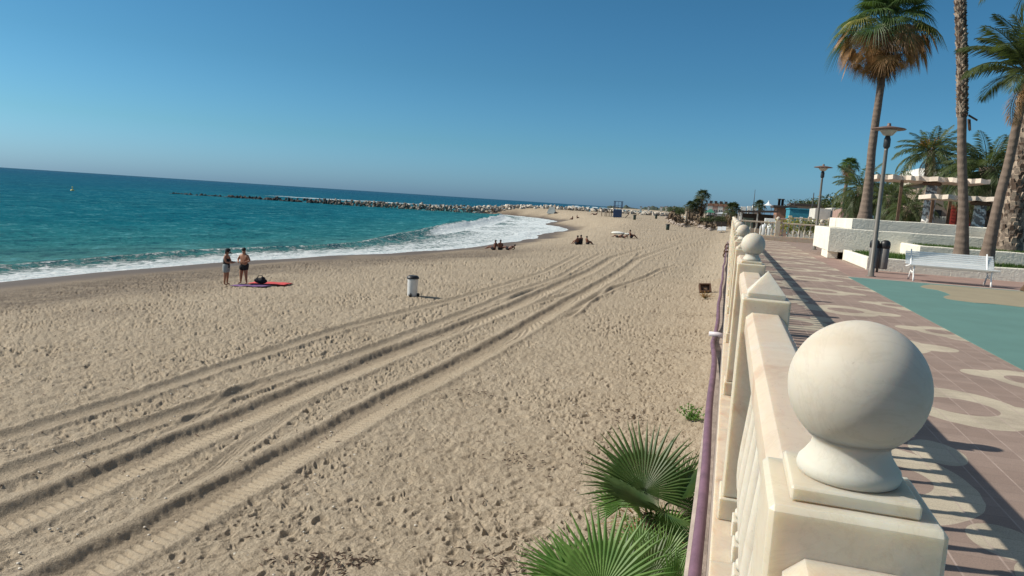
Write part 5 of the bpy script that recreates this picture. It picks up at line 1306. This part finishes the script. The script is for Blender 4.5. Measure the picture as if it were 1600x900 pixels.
def bush(px, py, y, r, label, seed, m='hedge', n=900, sx=1., grp=None):
    c = at(px, py, y); z0 = gz(c.x, y); rnd = random.Random(seed)
    th = thing('bush', (c.x, y, z0), label, 'bush', grp); b = MB(); h = max(.6, c.z-z0)
    for k in range(n):
        d = Vector((rnd.gauss(0,1), rnd.gauss(0,1), rnd.gauss(0,1))).normalized()*r*rnd.uniform(.5, 1.1)*(1+.3*math.sin(k))
        p = Vector((d.x*sx, d.y, h+d.z*.7))
        if p.z < .05: p.z = .05
        e = Vector((rnd.gauss(0,1),rnd.gauss(0,1),rnd.gauss(0,1))).normalized()*r*.14; f = e.orthogonal().normalized()*r*.07
        b.add([p-e, p+f, p+e, p-f], [(0,1,2,3)])
    b.build('foliage', leaf_mat('bush_leaf', (.03,.045,.016), (.075,.09,.03)) if m == 'hedge' else M[m], th)
    b = MB(); b.tube([(0,0,-.1),(0,0,h)], [.1,.05], 6); b.build('stem', M['wood'], th)
    return th
# ------------------------------------------------------------------ buildings at the far end
def block(name, px0, px1, pyt, y, depth, label, wall, roof=None, over=.3, rt=.25, cat='building', z0=None, wins=(), winm='glass_dark'):
    a = at(px0, pyt, y); c = at(px1, pyt, y); cx = (a.x+c.x)/2; W2 = (c.x-a.x)/2; zt = at((px0+px1)/2, pyt, y).z
    if z0 is None: z0 = gz(cx, y)-.1
    th = thing(name, (cx, y, z0), label, cat); H = zt-z0
    b = MB(); b.bbox(-W2, W2, 0, depth, 0, H, .03); b.build('wall', M[wall], th)
    if roof: b = MB(); b.bbox(-W2-over, W2+over, -over, depth+over, H+.002, H+rt, .03); b.build('roof', M[roof], th)
    for (u0, u1, v0, v1) in wins:
        fr = MB(); xa = -W2+2*W2*u0; xb = -W2+2*W2*u1; fr.box(xa, xb, -.08, -.004, H*v0, H*v1); f = fr.build('window_frame', M['white_plastic'], th)
        p = MB(); p.box(xa+.07, xb-.07, -.10, -.083, H*v0+.07, H*v1-.07); p.build('pane', M[winm], f)
    return th, W2, H
def build_town(bal, mA):
    # beach bar: flat roof on posts
    y = 105; a = at(1153, 330, y); c = at(1216, 326, y); z0 = -.9; zr = 2.05
    th = thing('beach_bar', (a.x, y, z0), 'open beach bar with a dark flat roof on thin posts beyond the end balustrade', 'building'); L = c.x-a.x
    b = MB(); b.add([(0,-.6,2.75),(L,-.6,3.05),(L,5,3.05),(0,5,2.75),(0,-.6,2.98),(L,-.6,3.32),(L,5,3.32),(0,5,2.98)], [(0,3,2,1),(4,5,6,7),(0,1,5,4),(1,2,6,5),(2,3,7,6),(3,0,4,7)]); b.build('roof', M['roof_dark'], th)
    b = MB(); b.bbox(.6, L-.3, 3.2, 4.6, 0, 2.7, .02); b.build('back_wall', M['roof_dark'], th)
    b = MB(); b.bbox(.8, L*.42, 1.2, 1.35, 0, 2.1, .02); b.build('side_screen', mat('grey_green', (.13,.17,.14), .8), th)
    for x in (.12, L*.1, L*.5, L*.93):
        b = MB(); b.box(x-.09, x+.09, -.45, -.27, 0, 2.76); b.build('post', M['pale_wall'], th)
    b = MB(); b.bbox(.3, L-.2, -.5, .0, 0, .75, .02); b.build('counter', M['tan_wall'], th)
    # white box and tanks
    q = at(1204, 345, 80); th = thing('utility_cabinet', (q.x, 80, -.8), 'white utility cabinet with vent slots in front of the beach bar', 'cabinet')
    b = MB(); b.bbox(-.55, .5, 0, .9, .7, 2.15, .02); b.build('body', M['white_paint'], th)
    b = MB(); 
    for k in (-.3, .0, .25): b.box(k-.05, k+.05, -.02, -.003, 1.35, 1.85)
    b.build('vents', M['metal_grey'], th)
    b = MB(); b.bbox(-.5, .45, .05, .85, 0, .698, .02); b.build('base', M['pale_wall'], th)
    for k, px in enumerate((1194, 1203)):
        q = at(px, 352, 72); th = thing('water_tank', (q.x, 72, -.8), '%s of two round white tanks seen through the end balustrade' % ('left','right')[k], 'tank')
        b = MB(); b.lathe([(.3,0),(.36,.1),(.36,1.0),(.25,1.2),(.05,1.25)], (0,0,.35), 16); b.build('body', M['white_plastic'], th)
        b = MB(); b.lathe([(.25,0),(.25,.349)], n=10); b.build('stand', M['metal_grey'], th)
    block('low_wall', 1213, 1231, 341, 88, .5, 'dark reddish low wall to the right of the white cabinet', 'pink_wall', None, cat='wall')
    th, W2, H = block('brick_building', 1214, 1239, 325, 122, 8, 'brown brick building with dark overhanging flat roof and two dark flues', 'terracotta', 'roof_dark', .6, .35, wins=((.38,.75,.25,.55),(.05,.25,.3,.55)))
    for k in (-.45, .05):
        b = MB(); b.lathe([(.2,H+.352),(.2,H+1.3),(.3,H+1.32),(.3,H+1.45)], (k-.3,3,0), 10); b.build('chimney', M['metal_dark'], th)
    th, W2, H = block('turquoise_building', 1234, 1270, 328, 112, 7, 'turquoise painted beach hut building with a pale door', 'turquoise_wall', 'turquoise_wall', .1, .2)
    b = MB(); b.bbox(-W2*.05, W2*.22, -.08, -.004, .4, H*.72, .01); b.build('door', M['white_paint'], th)
    for (u, v) in ((.3,.5),(.56,.8)):
        b = MB(); b.bbox(W2*u, W2*v, -.07, -.004, .3, H*.6, .01); b.build('shutter', M['pale_wall'], th)
    b = MB(); b.box(W2*.86, W2*.98, -.07, -.004, .1, H*.9); b.build('pillar', M['blue_wood'], th)
    block('grey_building', 1274, 1299, 326, 100, 7, 'pale grey rendered building right of the turquoise one, with small dark openings', 'pale_wall', None, wins=((.4,.55,.2,.4),(.7,.85,.2,.38)))
    block('grey_building', 1299.5, 1313, 325, 101, 7, 'narrow pale grey building beside the low fan palm group', 'pale_wall', None, wins=((.3,.6,.2,.42),))
    block('pink_building', 1314, 1352, 328, 92, 7, 'low pinkish building half hidden behind the tall fan palm trunk', 'pink_wall', None, wins=((.1,.2,.3,.6),(.3,.4,.3,.6),(.5,.62,.3,.6)))
    block('flat_roof_building', 1238, 1300, 322.5, 150, 8, 'long dark roofed building behind the turquoise hut', 'tan_wall', 'roof_dark', .4, .4, wins=((.06,.1,.5,.8),(.2,.28,.5,.8)))
    # mast, poles
    for k, (px, pt, y, r, lb) in enumerate(((1176.5,296,118,.06,'tall thin dark pole behind the beach bar'),(1268.5,301,140,.13,'tapering dark mast behind the turquoise building'),(1240,311,145,.05,'thin antenna above the brick building'))):
        q = at(px, 330, y); t_ = at(px, pt, y).z
        b = MB(); b.tube([(q.x,y,-.9),(q.x,y,t_*.6),(q.x,y,t_)], [r*1.3,r,r*.5], 8); tag(b.build('pole', M['metal_dark'], None), lb, 'pole')
    q = at(1200.5, 322, 150); th = thing('party_tent', (q.x, 150, -.9), 'white pointed tent roof behind the beach bar', 'tent')
    b = MB(); n = 8; z = at(1200, 321, 150).z+.9; zt = at(1200, 313, 150).z+.9
    b.lathe([(.95,z),(.45,z+.25*(zt-z)),(.15,z+.6*(zt-z)),(.03,zt)], n=8, smooth=False); b.build('roof', M['white_paint'], th)
    for sx in (-.6,.6): b = MB(); b.box(sx-.04, sx+.04, -.04, .04, 0, z); b.build('leg', M['metal_grey'], th)
    # terrace of houses
    for k in range(4):
        p0 = 1106+k*8; th, W2, H = block('terraced_house', p0, p0+7.9, 321.5+k*.5, 235, 9, '%s house of the distant row with terracotta roof and arched windows' % ('leftmost','second','third','rightmost')[k], 'pink_wall' if k % 2 else 'pale_wall', 'terracotta', .1, .7, z0=-1.5, wins=((.2,.45,.45,.8),(.58,.82,.45,.8)))
        b = MB(); b.bbox(-.4, .4, 2, 3, H+.702, H+1.6, .03); b.build('chimney', M['roof_dark'], th)
    for k, (px, w) in enumerate(((1158,8),(1168,6),(1176,7))):
        block('white_house', px, px+w, 322-k*.6+.8, 260, 8, '%s of the small white houses on the skyline above the beach bar' % ('left','middle','right')[k], 'white_wall', None, z0=-1.5, wins=((.3,.6,.5,.8),))
    # canopies
    for k, (p0, p1, pt, pb, y, m, lb) in enumerate(((1102,1117,326,332,165,'green_canvas','green pointed canopy beside the three palms'),(1117,1140,331,334,160,'white_plastic','long white canopy next to the green one'))):
        a = at(p0, pb, y); c = at(p1, pb, y); zt = at(p0, pt, y).z; zb = at((p0+p1)/2, pb, y).z; z0 = gz(a.x, y)
        th = thing('canopy', (a.x, y, z0), lb, 'canopy'); L = c.x-a.x
        b = MB(); b.add([(0,0,zb-z0),(L,0,zb-z0),(L,3,zb-z0),(0,3,zb-z0),(L*.4,1.5,zt-z0),(L*.6,1.5,zt-z0)], [(0,1,5,4),(1,2,5),(2,3,4,5),(3,0,4),(3,2,1,0)]); b.build('roof', M[m], th)
        for x in (.1, L*.5, L-.1): b = MB(); b.box(x-.07, x+.07, .05, .2, 0, zb-z0-.01); b.build('post', M['metal_grey'], th)
        b = MB(); b.bbox(.2, L-.2, 1.5, 2.8, 0, (zb-z0)*.8, .02); b.build('back_panel', M['roof_dark'], th)
    # parasols / chairs pale blobs under the bar side
    for k, px in enumerate((1126, 1133)):
        q = at(px, 344, 135); z0 = gz(q.x, 135); th = thing('sun_lounger', (q.x, 135, z0), '%s of two pale sun loungers on the sand below the dense low palm' % ('left','right')[k], 'lounger')
        b = MB(); b.bbox(-.4, .3, -.9, .9, .25, .38, .03); b.build('bed', M['white_plastic'], th)
        b = MB(); b.add([(-.4,.9,.3),(.3,.9,.3),(.3,1.4,.95),(-.4,1.4,.95),(-.4,.95,.25),(.3,.95,.25),(.3,1.45,.9),(-.4,1.45,.9)], [(0,1,2,3),(7,6,5,4),(0,4,5,1),(1,5,6,2),(2,6,7,3),(3,7,4,0)]); b.build('backrest', M['white_plastic'], th)
        for (dx, dy) in ((-.35,-.8),(.25,-.8),(-.35,.8),(.25,.8)): b = MB(); b.box(dx-.03, dx+.03, dy-.03, dy+.03, 0, .249); b.build('leg', M['white_plastic'], th)
    # hedges and trees
    for k, (px, py, y, r, sx, lb) in enumerate(((1108,343,150,.8,2.2,'dark hedge in front of the green canopy'),(1128,342,150,.8,2.8,'dark hedge in front of the white canopy'),(1257,321,165,1.6,2.2,'olive tree top above the turquoise building'),(1276,320,168,1.6,1.6,'dark tree top right of the mast'),(1308,318,130,1.8,1.6,'dark green tree top left of the slim fan palm'),(1320,319,128,1.6,1.4,'dark tree top directly under the slim fan palm'),(1250,354,62,.8,2.6,'yellow green shrub seen through the end balustrade'),(1275,355,60,.6,2.4,'low shrub at the right end of the end balustrade'),(1125,322,300,2.2,2.4,'dark tree top behind the terraced houses'),(1060,329,340,2.6,2.6,'dark tree clump at the far end of the beach'))):
        bush(px, py, y, r, lb, 120+k, n=700, sx=sx, m='leaf_yellow' if k == 6 else 'hedge')
    # second cream balustrade, beyond
    a = at(1233, 341, 76); c = at(1330, 346, 76); zt = 1.62
    th = thing('balustrade', (a.x, 76, .0), 'more distant cream balustrade in front of the turquoise and grey buildings', 'balustrade'); L = c.x-a.x
    b = MB(); b.bbox(0, L, -.2, .2, -.9, .78, .02); b.build('base_wall', M['pale_wall'], th)
    b = MB(); b.bbox(0, L, -.12, .12, zt-.13, zt, .01); b.build('handrail', mA, th)
    n = int(L/.26)
    for k in range(n):
        o = bal.copy(); COL.objects.link(o); o.parent = th; o.location = (.15+k*.26, 0, .74); o.scale = (1,1,.80)
    for k in range(4):
        x = .1+k*(L-.2)/3; b = MB(); b.bbox(x-.16, x+.16, -.16, .16, .782, zt+.14, .01); b.build('post', mA, th)
def build_debris():
    rnd = random.Random(31); spots = [(-4.75,7.75,.35,40),(-4.2,8.0,.22,60),(-2.2,8.6,.4,60),(-1.2,9.2,.5,90),(-3.2,12.5,.4,30),(-1.3,13.2,.7,60),(-2.0,16,.6,30),(-5.4,16.5,.3,25),(-1.0,24,.8,60),(-1.2,33,.9,60),(-13,22,.6,25)]
    pts = []
    for (x, y, r, n) in spots: pts += [(x+rnd.gauss(0,r), min(y+rnd.gauss(0,r*.5), 60)) for _ in range(n)]
    pts += [(rnd.uniform(-24,-.4), rnd.uniform(6,40)) for _ in range(420)]
    pts = [(min(x, -.2), max(y, 6)) for x, y in pts]
    P_ = np.array(pts); g, _ = ground(P_[:,0], P_[:,1]); zt, _, _ = tracks(P_[:,0], P_[:,1]); b = MB()
    for (x, y), z, t in zip(pts, g, zt):
        a = rnd.uniform(0, PI); L = rnd.uniform(.02, .07); d = Vector((math.cos(a)*L, math.sin(a)*L, rnd.uniform(-.01,.015))); w = Vector((-d.y, d.x, 0)).normalized()*rnd.uniform(.004,.012)
        c = Vector((x, y, z+t+.012)); b.add([c-d-w, c-d+w, c+d+w*.5, c+d-w*.5, c+Vector((0,0,.018))], [(0,1,4),(1,2,4),(2,3,4),(3,0,4)])
    tag(b.build('twigs', M['boot_dark']), kind='stuff')
    b = MB()
    for k in range(520):
        x = rnd.uniform(-22,-.3); y = 6+rnd.random()**2*34; pts[k % len(pts)]
        z = gz(x, y) if k % 4 == 0 else None
        if z is None: z = zprev-.0+0*(x)
        zprev = z
        b.ball((x, y, z+.01), rnd.uniform(.010,.024), 3, (1.3,1,.6))
    g, _ = ground(np.array([v[0] for v in b.v]), np.array([v[1] for v in b.v])); zt, _, _ = tracks(np.array([v[0] for v in b.v]), np.array([v[1] for v in b.v]))
    per = len(b.v)//520; out = []
    for k in range(520):
        base = sum(g[k*per:(k+1)*per]+zt[k*per:(k+1)*per])/per; mz = sum(b.v[i][2] for i in range(k*per, (k+1)*per))/per
        for i in range(k*per, (k+1)*per): v = b.v[i]; out.append((v[0], v[1], v[2]-mz+base+.008))
    b.v = out
    tag(b.build('shells', mat('shell', (.55,.50,.42), .6, .4, 30)), kind='stuff')
def build_hills():
    m = mat('far_hill', (.035,.050,.032), .95, .35, .02)
    n = 160; vs = []; fs = []
    for i in range(n+1):
        u = i/n; ang = R(-9.2+11.5*u); d = 2450; x = d*math.sin(ang); y = d*math.cos(ang)
        h = 6+7*noise.noise(Vector((u*14,0,0)))+5*noise.noise(Vector((u*50,3,0)))+13*math.exp(-((u-.46)/.13)**2)+20*math.exp(-((u-.30)/.03)**2)*.5+12*math.exp(-((u-.12)/.02)**2)+8*math.exp(-((u-.66)/.12)**2)
        h = max(3, h)+3*noise.noise(Vector((u*180,5,0)))
        for (dd, hh) in ((-60,-8),(0,h*.55),(60,h),(260,h*.8),(600,-8)): vs.append((x*(d+dd)/d, y*(d+dd)/d, -4+hh))
    for i in range(n):
        for k in range(4): fs.append((i*5+k, (i+1)*5+k, (i+1)*5+k+1, i*5+k+1))
    b = MB(); b.add(vs, fs, False); tag(b.build('hills', m, recalc=True), kind='structure')
    rnd = random.Random(4)
    for k in range(7):
        px = 1002+k*13+rnd.uniform(-4,4); y = 1500; q = at(px, 325, y)
        block('far_house', px, px+rnd.uniform(2,4), 323.5+rnd.uniform(-.6,.4), y, 12, 'tiny pale house on the far shore below the hills', 'pale_wall', 'terracotta', .3, 1, z0=-3.5)
    for o in COL.objects:
        if o.name.startswith('far_house'): o['group'] = 'houses on the far shore'
build_mats(); M['white_wall'] = mat('white_wall', (.70,.70,.66), .8, .05, 1)
build_sand(); build_sea(); build_hills(); build_promenade()
mA, mR, mB, bal = build_balustrade()
build_pipe(); build_planters(); build_pergola(); build_lamp(); build_bins(); build_bench(); build_crate()
build_palms(); build_beach_palms(); build_people(); build_breakwater(); build_debris(); build_far_beach(); build_town(bal, mA)
